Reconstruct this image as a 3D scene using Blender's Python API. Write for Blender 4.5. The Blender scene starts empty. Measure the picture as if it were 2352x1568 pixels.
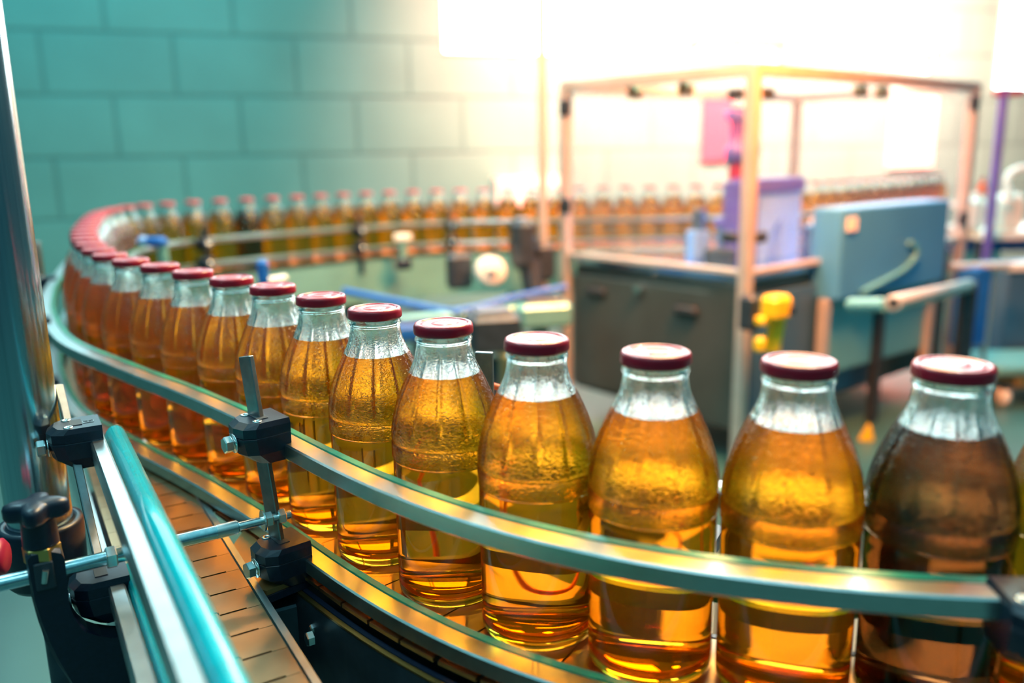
import bpy, math, random
from mathutils import Vector, Matrix
random.seed(7)
sc = bpy.context.scene
COL = sc.collection

# ------------------------------------------------------------------ camera
PITCH, ROLL, FPX, CAMZ = 0.21889, -0.01557, 1942.0, 0.3206
cd = bpy.data.cameras.new('camera'); cam = bpy.data.objects.new('camera', cd); COL.objects.link(cam)
cd.sensor_fit = 'HORIZONTAL'; cd.sensor_width = 36.0; cd.lens = 36.0 * FPX / 2352.0
cd.clip_start = 0.02; cd.clip_end = 60
_fw = Vector((0, math.cos(PITCH), -math.sin(PITCH))); _ri = Vector((1, 0, 0)); _up = _ri.cross(_fw)
RI = _ri * math.cos(ROLL) + _up * math.sin(ROLL); UP = -_ri * math.sin(ROLL) + _up * math.cos(ROLL)
_m = Matrix((RI, UP, -_fw)).transposed().to_4x4(); _m.translation = Vector((0, 0, CAMZ))
cam.matrix_world = _m
cd.dof.use_dof = True; cd.dof.focus_distance = 0.645; cd.dof.aperture_fstop = 2.9; cd.dof.aperture_blades = 0
sc.camera = cam
EYE = Vector((0, 0, CAMZ))
def ray(u, v): return _fw + RI * ((u - 1176) / FPX) - UP * ((v - 784) / FPX)
def at_depth(u, v, d): return EYE + ray(u, v) * d
def at_z(u, v, z):
    r = ray(u, v); return EYE + r * ((z - CAMZ) / r.z)
def on_vplane(u, v, p0, d):                      # meets the upright plane through p0 along d
    n = Vector((-d[1], d[0], 0)); r = ray(u, v)
    return EYE + r * ((Vector(p0) - EYE).dot(n) / r.dot(n))

# ------------------------------------------------------------------ world, exposure
sc.view_settings.view_transform = 'Standard'; sc.view_settings.look = 'None'
sc.view_settings.exposure = 0.0; sc.view_settings.gamma = 1.0; sc.view_settings.use_curve_mapping = False
w = bpy.data.worlds.new('hall_light'); sc.world = w; w.use_nodes = True
nt = w.node_tree; nt.nodes.clear()
tc = nt.nodes.new('ShaderNodeTexCoord'); sx = nt.nodes.new('ShaderNodeSeparateXYZ'); rp = nt.nodes.new('ShaderNodeValToRGB')
bg = nt.nodes.new('ShaderNodeBackground'); wo = nt.nodes.new('ShaderNodeOutputWorld')
mr = nt.nodes.new('ShaderNodeMapRange'); mr.inputs[1].default_value = -1; mr.inputs[2].default_value = 1
nt.links.new(tc.outputs['Generated'], sx.inputs[0]); nt.links.new(sx.outputs[2], mr.inputs[0]); nt.links.new(mr.outputs[0], rp.inputs[0])
nt.links.new(rp.outputs[0], bg.inputs[0]); nt.links.new(bg.outputs[0], wo.inputs[0])
e = rp.color_ramp.elements
e[0].position = 0.35; e[0].color = (0.010, 0.035, 0.05, 1)
e[1].position = 1.0; e[1].color = (0.24, 0.76, 0.86, 1)
k = e.new(0.55); k.color = (0.018, 0.075, 0.095, 1)
k = e.new(0.75); k.color = (0.09, 0.38, 0.43, 1)
bg.inputs[1].default_value = 1.0
cy = sc.cycles
cy.max_bounces = 24; cy.transmission_bounces = 24; cy.glossy_bounces = 8; cy.diffuse_bounces = 3
cy.transparent_max_bounces = 24; cy.use_denoising = True; cy.use_adaptive_sampling = True; cy.adaptive_threshold = .015; cy.sample_clamp_indirect = 12.0; cy.sample_clamp_direct = 0
cy.blur_glossy = 0.3; cy.caustics_reflective = True; cy.caustics_refractive = True

def area(name, loc, target, sx_, sy_, power, color, spread=180):
    l = bpy.data.lights.new(name, 'AREA'); l.shape = 'RECTANGLE'; l.size = sx_; l.size_y = sy_; l.energy = power; l.color = color; l.spread = math.radians(spread)
    o = bpy.data.objects.new(name, l); COL.objects.link(o); o.location = loc
    o.rotation_euler = (Vector(target) - Vector(loc)).to_track_quat('-Z', 'Y').to_euler()
    return o
# cool white hall lamps over the line (outside the picture), then added fill lights
area('ceiling_lamp_line', (-1.3, 1.3, 2.3), (-0.5, 1.1, 0), 1.4, 0.5, 40, (0.45, 0.90, 1.0))
area('ceiling_lamp_front', (-0.2, -0.3, 2.2), (0.0, 0.7, 0), 1.4, 0.30, 8, (0.50, 0.88, 1.0))
area('warm_fill', (0.55, 1.6, 1.6), (0.1, 0.75, 0.0), 0.8, 0.6, 82, (1.0, 0.60, 0.20))  # added warm light that makes floor and juice glow amber
area('warm_wall_fill', (0.7, 3.7, 2.0), (0.75, 5.2, 0.80), 1.0, 0.3, 350, (1.0, 0.24, 0.17), 95)  # added red-rich light that turns the right of the wall cream
area('warm_wall_fill', (2.3, 4.1, 2.0), (2.4, 5.8, 1.05), 1.2, 0.3, 480, (1.0, 0.24, 0.18), 100)  # second added light for the cream wall, farther right
area('cyan_wall_fill', (-1.6, 2.9, 2.5), (-1.5, 4.5, 0.5), 1.6, 0.4, 26, (0.16, 0.86, 1.0), 130)  # added cyan light to keep the left of the wall teal
area('machine_front_fill', (0.75, 1.9, 0.95), (0.85, 2.7, 0.25), 0.3, 0.3, 78, (1.0, 0.20, 0.02))  # added orange light for the glow on the machine posts
area('far_row_fill', (-0.35, 2.2, 1.3), (-0.4, 2.8, 0.1), 0.9, 0.2, 30, (1.0, 0.62, 0.30))  # added light to brighten the far bottles
area('right_floor_fill', (1.9, 3.3, 2.1), (1.6, 2.6, -0.5), 0.8, 0.2, 26, (0.25, 0.90, 1.0), 110)  # added cool fill for the floor at right
area('glint_light', (0.9, 1.3, 1.9), (-0.5, 1.1, 0.2), 0.12, 0.12, 16, (0.80, 0.95, 1.0))  # added small bright light for glints on glass and caps
area('glint_light', (-0.1, 2.6, 2.2), (-0.7, 1.6, 0.2), 0.16, 0.16, 20, (0.70, 0.95, 1.0))  # second added glint light

# ------------------------------------------------------------------ materials
def mat(name, color=(.5, .5, .5), rough=.5, metal=0.0, **kw):
    m = bpy.data.materials.new(name); m.use_nodes = True
    b = m.node_tree.nodes['Principled BSDF']
    b.inputs['Base Color'].default_value = (*color, 1); b.inputs['Roughness'].default_value = rough; b.inputs['Metallic'].default_value = metal
    for k_, v_ in kw.items():
        b.inputs[k_].default_value = v_
    return m
def nd(m, t, **kw):
    n = m.node_tree.nodes.new(t)
    for k_, v_ in kw.items(): setattr(n, k_, v_)
    return n
def lk(m, a, b): m.node_tree.links.new(a, b)
def vary(m, scale, amt, bump=0.0, stretch=(1, 1, 1), rough_amt=0.0, dist=0.001, detail=4):
    """noise that mottles colour, roughness and relief of a principled material"""
    b = m.node_tree.nodes['Principled BSDF']
    tcn = nd(m, 'ShaderNodeTexCoord'); mp = nd(m, 'ShaderNodeMapping'); mp.inputs['Scale'].default_value = stretch
    nz = nd(m, 'ShaderNodeTexNoise'); nz.inputs['Scale'].default_value = scale; nz.inputs['Detail'].default_value = detail
    lk(m, tcn.outputs['Object'], mp.inputs[0]); lk(m, mp.outputs[0], nz.inputs['Vector'])
    c = b.inputs['Base Color'].default_value[:]
    r_ = nd(m, 'ShaderNodeValToRGB'); r_.color_ramp.elements[0].position = .3; r_.color_ramp.elements[1].position = .7
    r_.color_ramp.elements[0].color = (*[x * (1 - amt) for x in c[:3]], 1); r_.color_ramp.elements[1].color = (*[min(1, x * (1 + amt)) for x in c[:3]], 1)
    lk(m, nz.outputs[0], r_.inputs[0]); lk(m, r_.outputs[0], b.inputs['Base Color'])
    if rough_amt:
        q = nd(m, 'ShaderNodeMapRange'); r0 = b.inputs['Roughness'].default_value
        q.inputs[3].default_value = max(0.02, r0 - rough_amt); q.inputs[4].default_value = r0 + rough_amt
        lk(m, nz.outputs[0], q.inputs[0]); lk(m, q.outputs[0], b.inputs['Roughness'])
    if bump:
        bp = nd(m, 'ShaderNodeBump'); bp.inputs['Strength'].default_value = bump; bp.inputs['Distance'].default_value = dist
        lk(m, nz.outputs[0], bp.inputs['Height']); lk(m, bp.outputs[0], b.inputs['Normal'])
    return m
M = {}
M['steel'] = vary(mat('brushed_steel', (.55, .56, .56), .30, 1), 60, .10, .05, (1, 1, 6), .06)
M['rail_steel'] = vary(mat('rail_steel', (.56, .60, .60), .30, 1), 60, .05, .0, (1, 1, 1), .04)
M['polished'] = vary(mat('polished_steel', (.50, .66, .72), .20, 1), 260, .10, .10, (1, 1, .006), .06, dist=.0006)
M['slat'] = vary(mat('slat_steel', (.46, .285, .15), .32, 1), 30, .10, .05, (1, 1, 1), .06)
M['zinc'] = vary(mat('zinc_bolt', (.70, .72, .72), .25, 1), 200, .08)
M['bar_steel'] = vary(mat('bar_steel', (.26, .28, .29), .42, 1), 120, .12, .05)
M['brass'] = mat('brass', (.85, .50, .16), .30, 1)
M['black'] = vary(mat('black_plastic', (.006, .011, .026), .36), 300, .2, .12, dist=.0003)
M['dark'] = vary(mat('dark_steel', (.05, .07, .09), .42, .6), 40, .25, .05)
M['brown_edge'] = mat('oily_plate', (.50, .27, .10), .35, .8)
M['green_strip'] = vary(mat('green_plastic', (.0, .27, .15), .30), 90, .15)
M['cyan_tube'] = vary(mat('turquoise_plastic', (.0, .40, .50), .20, 0, **{'Coat Weight': .5}), 60, .08)
M['cap'] = mat('red_lacquer', (.33, .005, .020), .32, 0, **{'Coat Weight': .22, 'Coat Roughness': .05, 'Specular IOR Level': .35})
M['machine'] = vary(mat('machine_panel', (.085, .105, .105), .38, .5), 6, .12, 0, rough_amt=.05)
M['machine_blue'] = vary(mat('machine_side_panel', (.06, .16, .27), .40, .4), 6, .12)
M['frame'] = vary(mat('aluminium_frame', (.46, .46, .44), .40, .35), 20, .08)
M['table_steel'] = vary(mat('table_steel', (.42, .60, .85), .20, 1), 12, .08, .03)
M['box_blue'] = vary(mat('control_box_paint', (.05, .25, .52), .45), 5, .06)
M['box_teal'] = vary(mat('teal_sheet', (.10, .36, .44), .45), 5, .08)
M['yellow'] = vary(mat('yellow_plastic', (.85, .55, .01), .35), 30, .06)
M['blue'] = vary(mat('blue_plastic', (.01, .13, .50), .40), 30, .12)
M['white'] = vary(mat('white_plastic', (.78, .78, .70), .35), 20, .05)
M['pale'] = vary(mat('pale_metal_sheet', (.17, .42, .39), .35, .3), 8, .10)
M['cream'] = vary(mat('cream_reflector', (.70, .52, .33), .35), 25, .08)
M['red'] = mat('red_plastic', (.30, .008, .045), .40)
M['maroon'] = mat('maroon_sheet', (.42, .08, .14), .5)
M['orange_wire'] = mat('orange_cable', (.85, .10, .01), .4)
M['purple'] = vary(mat('violet_machine_paint', (.10, .09, .40), .4), 20, .1)
M['light_blue'] = vary(mat('pale_blue_paint', (.22, .45, .85), .4), 20, .06)
M['dark_floor_thing'] = vary(mat('dark_rubber', (.02, .03, .04), .6), 20, .2)
# floor
m = M['floor'] = vary(mat('floor_epoxy', (.034, .100, .090), .36), 3.0, .18, .05, rough_amt=.08, dist=.002)
# back wall: aerated concrete blocks 600 x 300 mm
m = M['wall'] = mat('painted_block_wall', (.36, .50, .44), .7)
b = m.node_tree.nodes['Principled BSDF']
tcn = nd(m, 'ShaderNodeTexCoord'); mp = nd(m, 'ShaderNodeMapping'); br = nd(m, 'ShaderNodeTexBrick')
mp.inputs['Location'].default_value = (0.18, 0.136, 0)
br.inputs['Scale'].default_value = 1.0; br.inputs['Brick Width'].default_value = .6; br.inputs['Row Height'].default_value = .3
br.inputs['Mortar Size'].default_value = .012; br.inputs['Mortar Smooth'].default_value = .6; br.offset = .5
br.inputs['Color1'].default_value = (.100, .375, .352, 1); br.inputs['Color2'].default_value = (.090, .345, .325, 1); br.inputs['Mortar'].default_value = (.070, .275, .262, 1)
nz = nd(m, 'ShaderNodeTexNoise'); nz.inputs['Scale'].default_value = 2.2; nz.inputs['Detail'].default_value = 5
mx = nd(m, 'ShaderNodeMix', data_type='RGBA', blend_type='MULTIPLY'); mx.inputs[0].default_value = .35
lk(m, tcn.outputs['Object'], mp.inputs[0]); lk(m, mp.outputs[0], br.inputs['Vector']); lk(m, tcn.outputs['Object'], nz.inputs['Vector'])
lk(m, br.outputs['Color'], mx.inputs[6]); lk(m, nz.outputs[0], mx.inputs[7]); lk(m, mx.outputs[2], b.inputs['Base Color'])
bp = nd(m, 'ShaderNodeBump', invert=True); bp.inputs['Strength'].default_value = .6; bp.inputs['Distance'].default_value = .01
lk(m, br.outputs['Fac'], bp.inputs['Height']); lk(m, bp.outputs[0], b.inputs['Normal'])

def emitter(name, color, strength):
    m = bpy.data.materials.new(name); m.use_nodes = True; n = m.node_tree; n.nodes.clear()
    e_ = n.nodes.new('ShaderNodeEmission'); e_.inputs[0].default_value = (*color, 1); e_.inputs[1].default_value = strength
    o_ = n.nodes.new('ShaderNodeOutputMaterial'); n.links.new(e_.outputs[0], o_.inputs[0]); return m
M['daylight'] = emitter('window_daylight', (.90, .98, 1.0), 14.0)
M['daylight_high'] = emitter('window_daylight_high', (.88, .97, 1.0), 13.0)
M['daylight_cool'] = emitter('window_daylight_cool', (.55, .93, 1.0), 5.0)
M['daylight_warm'] = emitter('window_daylight_warm', (1.0, .95, .50), 3.0)
M['tube_glow'] = emitter('tube_glow', (1.0, .86, .50), 12.0)

# clear pane; a faint pale translucent share stands in for bright haze
m = M['pane'] = bpy.data.materials.new('enclosure_pane'); m.use_nodes = True; n = m.node_tree; n.nodes.clear()
tr = n.nodes.new('ShaderNodeBsdfTransparent'); tr.inputs[0].default_value = (.97, .97, .98, 1)
tl = n.nodes.new('ShaderNodeBsdfTranslucent'); tl.inputs[0].default_value = (.95, .88, .92, 1)
gl = n.nodes.new('ShaderNodeBsdfGlossy'); gl.inputs['Roughness'].default_value = .05
m1 = n.nodes.new('ShaderNodeMixShader'); m1.inputs[0].default_value = .02
m2 = n.nodes.new('ShaderNodeMixShader'); m2.inputs[0].default_value = .05
o_ = n.nodes.new('ShaderNodeOutputMaterial')
n.links.new(tr.outputs[0], m1.inputs[1]); n.links.new(tl.outputs[0], m1.inputs[2]); 
n.links.new(m1.outputs[0], m2.inputs[1]); n.links.new(gl.outputs[0], m2.inputs[2]); n.links.new(m2.outputs[0], o_.inputs[0])

def surface_mat(name, ior, color):
    """liquid surface: white reflection, tinted refraction"""
    m = bpy.data.materials.new(name); m.use_nodes = True; n = m.node_tree; n.nodes.clear()
    r_ = n.nodes.new('ShaderNodeBsdfRefraction'); r_.inputs['IOR'].default_value = ior; r_.inputs['Color'].default_value = (*color, 1); r_.inputs['Roughness'].default_value = 0
    g_ = n.nodes.new('ShaderNodeBsdfGlossy'); g_.inputs['Roughness'].default_value = 0.0; g_.inputs['Color'].default_value = (.97, .99, 1, 1)
    f_ = n.nodes.new('ShaderNodeFresnel'); f_.inputs['IOR'].default_value = ior
    x_ = n.nodes.new('ShaderNodeMixShader'); o_ = n.nodes.new('ShaderNodeOutputMaterial')
    n.links.new(f_.outputs[0], x_.inputs[0]); n.links.new(r_.outputs[0], x_.inputs[1]); n.links.new(g_.outputs[0], x_.inputs[2]); n.links.new(x_.outputs[0], o_.inputs[0]); return m
def glass_mat(name, ior, color, hammered=False, cloudy=0.0, cloud_col=(.9, .5, .05), rough=0.0):
    m = bpy.data.materials.new(name); m.use_nodes = True; n = m.node_tree; n.nodes.clear()
    g = n.nodes.new('ShaderNodeBsdfGlass'); g.inputs['IOR'].default_value = ior; g.inputs['Color'].default_value = (*color, 1); g.inputs['Roughness'].default_value = rough
    o_ = n.nodes.new('ShaderNodeOutputMaterial'); out = g.outputs[0]
    if cloudy:
        t_ = n.nodes.new('ShaderNodeBsdfTranslucent'); t_.inputs[0].default_value = (*cloud_col, 1)
        d_ = n.nodes.new('ShaderNodeBsdfDiffuse'); d_.inputs[0].default_value = (*cloud_col, 1)
        x0 = n.nodes.new('ShaderNodeMixShader'); x0.inputs[0].default_value = .35; n.links.new(t_.outputs[0], x0.inputs[1]); n.links.new(d_.outputs[0], x0.inputs[2])
        x_ = n.nodes.new('ShaderNodeMixShader'); x_.inputs[0].default_value = cloudy
        n.links.new(out, x_.inputs[1]); n.links.new(x0.outputs[0], x_.inputs[2]); out = x_.outputs[0]
    n.links.new(out, o_.inputs[0])
    if hammered:
        tcn = n.nodes.new('ShaderNodeTexCoord'); sp = n.nodes.new('ShaderNodeSeparateXYZ'); n.links.new(tcn.outputs['Object'], sp.inputs[0])
        nz = n.nodes.new('ShaderNodeTexNoise'); nz.inputs['Scale'].default_value = 500; nz.inputs['Detail'].default_value = 1.5; nz.inputs['Distortion'].default_value = .8
        mp_ = n.nodes.new('ShaderNodeMapping'); mp_.inputs['Scale'].default_value = (.75, .75, 1.35); n.links.new(tcn.outputs['Object'], mp_.inputs[0]); n.links.new(mp_.outputs[0], nz.inputs['Vector'])
        r1 = n.nodes.new('ShaderNodeValToRGB'); r1.color_ramp.interpolation = 'LINEAR'
        z0 = n.nodes.new('ShaderNodeMapRange'); z0.inputs[1].default_value = .0; z0.inputs[2].default_value = .22
        n.links.new(sp.outputs[2], z0.inputs[0]); n.links.new(z0.outputs[0], r1.inputs[0])
        el = r1.color_ramp.elements; el[0].position = .480; el[0].color = (0, 0, 0, 1); el[1].position = .486; el[1].color = (1, 1, 1, 1)
        q = el.new(.82); q.color = (1, 1, 1, 1); q = el.new(.86); q.color = (.25, .25, .25, 1)
        mu = n.nodes.new('ShaderNodeMath'); mu.operation = 'MULTIPLY'; n.links.new(nz.outputs[0], mu.inputs[0]); n.links.new(r1.outputs[0], mu.inputs[1])
        bp_ = n.nodes.new('ShaderNodeBump'); bp_.inputs['Strength'].default_value = 1.0; bp_.inputs['Distance'].default_value = .00055
        n.links.new(mu.outputs[0], bp_.inputs['Height']); n.links.new(bp_.outputs[0], g.inputs['Normal'])
    return m
M['glass'] = glass_mat('bottle_glass', 1.50, (.90, .98, .97), hammered=True)
M['glass_in'] = glass_mat('bottle_glass_inside', 1.50, (.95, .99, .985))
JC = (.965, .525, .09)
M['juice'] = glass_mat('apple_juice_side', .90, JC, cloudy=.07, cloud_col=(1.0, .55, .04))
M['juice_top'] = surface_mat('apple_juice_surface', 1.38, (.80, .46, .14))
M['juice_dark_backdrop'] = glass_mat('dark_juice_backdrop_side', .90, (.42, .23, .12), cloudy=.02, cloud_col=(.18, .08, .04))  # dark juice of the far bottle; on the near one, dark background painted in
M['juice_dark_backdrop_top'] = surface_mat('dark_juice_backdrop_surface', 1.38, (.50, .26, .14))

# ------------------------------------------------------------------ mesh helpers
class MB:
    def __init__(s): s.v = []; s.f = []; s.mi = []; s.sm = []
    def add(s, vs, fs, mi=0, smooth=False):
        o = len(s.v); s.v += [tuple(v) for v in vs]
        for f in fs: s.f.append([o + i for i in f]); s.mi.append(mi); s.sm.append(smooth)
        return s
    def box(s, c, d, rot=None, ch=0.0, mi=0):
        """box centred at c, size d, optional rotation matrix, chamfered edges"""
        hx, hy, hz = d[0] / 2, d[1] / 2, d[2] / 2; R_ = rot or Matrix.Identity(3); c = Vector(c)
        if ch <= 0:
            vs = [Vector((x, y, z)) for x in (-hx, hx) for y in (-hy, hy) for z in (-hz, hz)]
            fs = [(0, 1, 3, 2), (4, 6, 7, 5), (0, 4, 5, 1), (2, 3, 7, 6), (0, 2, 6, 4), (1, 5, 7, 3)]
            return s.add([c + R_ @ v for v in vs], fs, mi)
        ch = min(ch, hx * .9, hy * .9, hz * .9)
        ring = lambda ax, ay, z: [Vector((x, y, z)) for x, y in ((-ax + ch, -ay), (ax - ch, -ay), (ax, -ay + ch), (ax, ay - ch), (ax - ch, ay), (-ax + ch, ay), (-ax, ay - ch), (-ax, -ay + ch))]
        rings = [ring(hx - ch * .7, hy - ch * .7, -hz), ring(hx, hy, -hz + ch), ring(hx, hy, hz - ch), ring(hx - ch * .7, hy - ch * .7, hz)]
        vs = [c + R_ @ v for r in rings for v in r]; fs = [list(range(8))[::-1], list(range(24, 32))]
        for k_ in range(3):
            for i in range(8): j = (i + 1) % 8; fs.append((k_ * 8 + i, k_ * 8 + j, k_ * 8 + 8 + j, k_ * 8 + 8 + i))
        return s.add(vs, fs, mi)
    def tube(s, pts, r, seg=14, mi=0, caps=True, smooth=True):
        """round bar along pts; r may be one radius or a list"""
        pts = [Vector(p) for p in pts]; n = len(pts); rs = r if isinstance(r, (list, tuple)) else [r] * n
        vs = []; a = None
        for i in range(n):
            t = (pts[min(i + 1, n - 1)] - pts[max(i - 1, 0)]).normalized()
            if a is None: a = t.cross(Vector((0, 0, 1)) if abs(t.z) < .9 else Vector((1, 0, 0))).normalized()
            a = (a - t * a.dot(t)).normalized(); b_ = t.cross(a)
            vs += [pts[i] + (a * math.cos(2 * math.pi * k_ / seg) + b_ * math.sin(2 * math.pi * k_ / seg)) * rs[i] for k_ in range(seg)]
        fs = [(i * seg + k_, i * seg + (k_ + 1) % seg, (i + 1) * seg + (k_ + 1) % seg, (i + 1) * seg + k_) for i in range(n - 1) for k_ in range(seg)]
        s.add(vs, fs, mi, smooth)
        if caps:
            s.add(vs[:seg], [list(range(seg))[::-1]], mi); s.add(vs[-seg:], [list(range(seg))], mi)
        return s
    def lathe(s, prof, seg=48, c=(0, 0, 0), axis=None, mi=0, smooth=True, rmod=None):
        """prof: list of (r, z); closes on the axis where r = 0"""
        c = Vector(c); ax = Vector(axis or (0, 0, 1)).normalized(); q = Vector((0, 0, 1)).rotation_difference(ax)
        vs = []; idx = []
        for r, z in prof:
            if r <= 1e-9: idx.append([len(vs)] * seg); vs.append(c + q @ Vector((0, 0, z))); continue
            st = len(vs); idx.append([st + k_ for k_ in range(seg)])
            for k_ in range(seg):
                a = 2 * math.pi * k_ / seg; rr = r + (rmod(a, z) if rmod else 0)
                vs.append(c + q @ Vector((rr * math.cos(a), rr * math.sin(a), z)))
        fs = []
        for i in range(len(prof) - 1):
            for k_ in range(seg):
                j = (k_ + 1) % seg; f = [idx[i][k_], idx[i][j], idx[i + 1][j], idx[i + 1][k_]]
                g = []
                for x in f:
                    if x not in g: g.append(x)
                if len(g) > 2: fs.append(g)
        return s.add(vs, fs, mi, smooth)
    def prism(s, poly, z0, z1, mi=0, tf=None, ch=0.0):
        """upright prism over a 2D outline (counter-clockwise), tf maps (x, y, z) to the world; ch rounds the top edge in a little"""
        n = len(poly); tf = tf or (lambda p: p); lv = [(poly, z0), (poly, z1)]
        if ch:
            cx_ = sum(p[0] for p in poly) / n; cy_ = sum(p[1] for p in poly) / n
            inn = []
            for p in poly:
                d_ = math.hypot(p[0] - cx_, p[1] - cy_); k_ = max(0, (d_ - ch) / d_); inn.append((cx_ + (p[0] - cx_) * k_, cy_ + (p[1] - cy_) * k_))
            lv = [(inn, z0), (poly, z0 + ch), (poly, z1 - ch), (inn, z1)]
        vs = [tf(Vector((p[0], p[1], z))) for pl, z in lv for p in pl]
        L = len(lv); fs = [list(range(n))[::-1], list(range((L - 1) * n, L * n))]
        for k_ in range(L - 1):
            for i in range(n): j = (i + 1) % n; fs.append((k_ * n + i, k_ * n + j, (k_ + 1) * n + j, (k_ + 1) * n + i))
        return s.add(vs, fs, mi)
    def sweep(s, path, prof, mi=0, smooth=False):
        """prof: closed outline of (side, z), side = metres to the left of the path"""
        n = len(prof); vs = []
        for i, (p, nn) in enumerate(path):
            for a, z in prof: vs.append((p[0] + nn[0] * a, p[1] + nn[1] * a, z))
        m_ = len(path); fs = []
        for i in range(m_ - 1):
            for k_ in range(n): j = (k_ + 1) % n; fs.append((i * n + k_, i * n + j, (i + 1) * n + j, (i + 1) * n + k_))
        fs += [list(range(n))[::-1], list(range((m_ - 1) * n, m_ * n))]
        return s.add(vs, fs, mi, smooth)
    def build(s, name, mats, parent=None, loc=None, sharp=None):
        me = bpy.data.meshes.new(name); me.from_pydata(s.v, [], s.f); me.update()
        for x in (mats if isinstance(mats, (list, tuple)) else [mats]): me.materials.append(x)
        me.polygons.foreach_set('material_index', s.mi); me.polygons.foreach_set('use_smooth', s.sm); me.update()
        if sharp: 
            try: me.set_sharp_from_angle(angle=math.radians(sharp))
            except Exception: pass
        o = bpy.data.objects.new(name, me); COL.objects.link(o)
        if parent is not None: o.parent = parent
        if loc is not None: o.location = loc
        return o
def tag(o, label=None, cat=None, group=None, kind=None):
    if label: o['label'] = label
    if cat: o['category'] = cat
    if group: o['group'] = group
    if kind: o['kind'] = kind
    return o
def empty(name, loc, label, cat, group=None, rz=0.0):
    o = bpy.data.objects.new(name, None); COL.objects.link(o); o.location = loc; o.rotation_euler = (0, 0, rz); o.empty_display_size = .02
    return tag(o, label, cat, group)
def local(o, p):                                   # world point into the frame of an unrotated Empty
    return Vector(p) - Vector(o.location)
def Rz(a): return Matrix.Rotation(a, 3, 'Z')
def frame_of(z, x=None):                           # rotation whose local Z is z
    z = Vector(z).normalized(); x = Vector(x or (0, 0, 1)); y = z.cross(x)
    if y.length < 1e-4: y = z.cross(Vector((1, 0, 0)))
    y.normalize(); x = y.cross(z)
    return Matrix((x, y, z)).transposed()
def hexpoly(r, n=6, a0=0): return [(r * math.cos(a0 + 2 * math.pi * k_ / n), r * math.sin(a0 + 2 * math.pi * k_ / n)) for k_ in range(n)]
def hexnut(mb, c, axis, r, t, mi=0):
    R_ = frame_of(axis); c = Vector(c); mb.prism(hexpoly(r), -t / 2, t / 2, mi, tf=lambda p: c + R_ @ p, ch=min(t * .15, .0008))
    return mb
def circle_disc(mb, c, axis, r, t, mi=0, seg=20, r_in=0):
    prof = [(0, -t / 2), (r, -t / 2), (r, t / 2), (0, t / 2)] if not r_in else [(r_in, -t / 2), (r, -t / 2), (r, t / 2), (r_in, t / 2), (r_in, -t / 2)]
    return mb.lathe(prof, seg, c, axis, mi, smooth=False)

# ------------------------------------------------------------------ paths
def spline(P, step=.006):
    P = [Vector((p[0], p[1])) for p in P]; P = [P[0] * 2 - P[1]] + P + [P[-1] * 2 - P[-2]]; out = []
    for i in range(1, len(P) - 2):
        a, b_, c, d = P[i - 1], P[i], P[i + 1], P[i + 2]; n = max(2, int((c - b_).length / step))
        for k_ in range(n):
            t = k_ / n
            out.append(.5 * ((2 * b_) + (c - a) * t + (2 * a - 5 * b_ + 4 * c - d) * t * t + (3 * b_ - a - 3 * c + d) * t ** 3))
    out.append(P[-2]); return out
def smooth(pts, it):
    for _ in range(it): pts = [pts[0]] + [(pts[i - 1] + pts[i] * 2 + pts[i + 1]) / 4 for i in range(1, len(pts) - 1)] + [pts[-1]]
    return pts
class Path:
    def __init__(s, pts):
        s.p = pts; s.s = [0.0]
        for i in range(1, len(pts)): s.s.append(s.s[-1] + (pts[i] - pts[i - 1]).length)
        s.L = s.s[-1]
    def at(s, t):
        t = min(max(t, 0), s.L - 1e-6); lo, hi = 0, len(s.s) - 1
        while hi - lo > 1:
            m_ = (lo + hi) // 2
            if s.s[m_] <= t: lo = m_
            else: hi = m_
        k_ = (t - s.s[lo]) / (s.s[hi] - s.s[lo]); p = s.p[lo].lerp(s.p[hi], k_); d = (s.p[hi] - s.p[lo]).normalized()
        return p, d
    def near(s, q):
        q = Vector((q[0], q[1])); i = min(range(len(s.p)), key=lambda j: (s.p[j] - q).length); return s.s[i]
    def seg(s, a, b_, step=.02):
        """list of (point, left normal)"""
        n = max(2, int(abs(b_ - a) / step)); out = []
        for i in range(n + 1):
            t = a + (b_ - a) * i / n; p, _ = s.at(t); d = (s.at(t + .012)[0] - s.at(t - .012)[0]).normalized(); out.append((p, Vector((-d.y, d.x))))
        return out
# the line of bottles, from beyond the right of the picture, round the far turn and along the back
BP = [(.56, .452), (.48, .446), (.40, .444), (.318, .446), (.237, .451), (.160, .466), (.086, .492), (.015, .534), (-.049, .590), (-.108, .655), (-.164, .721), (-.223, .784),
      (-.284, .846), (-.339, .897), (-.392, .950), (-.448, 1.004), (-.497, 1.057), (-.545, 1.124), (-.598, 1.208), (-.649, 1.296), (-.700, 1.396), (-.746, 1.490), (-.824, 1.669),
      (-.888, 1.820), (-.943, 1.967), (-.978, 2.115), (-.976, 2.25), (-.930, 2.364), (-.840, 2.470), (-.727, 2.570), (-.610, 2.675), (-.485, 2.782), (-.35, 2.858), (-.149, 2.918),
      (.19, 2.940), (.64, 2.965), (.95, 3.03), (1.22, 3.18), (1.45, 3.38), (1.70, 3.62), (1.95, 3.9)]
BPATH = Path(smooth(spline(BP), 30))
SP = .0811
CU = Vector((-.514, .858)); CU.normalize(); CN = Vector((-CU.y, CU.x))      # direction of the straight chain (away), its left
CE = Vector((-.228, .633))                                                   # a point on its right edge
WCH = .082
def ce(t, off): return CE + CU * t + CN * off

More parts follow.
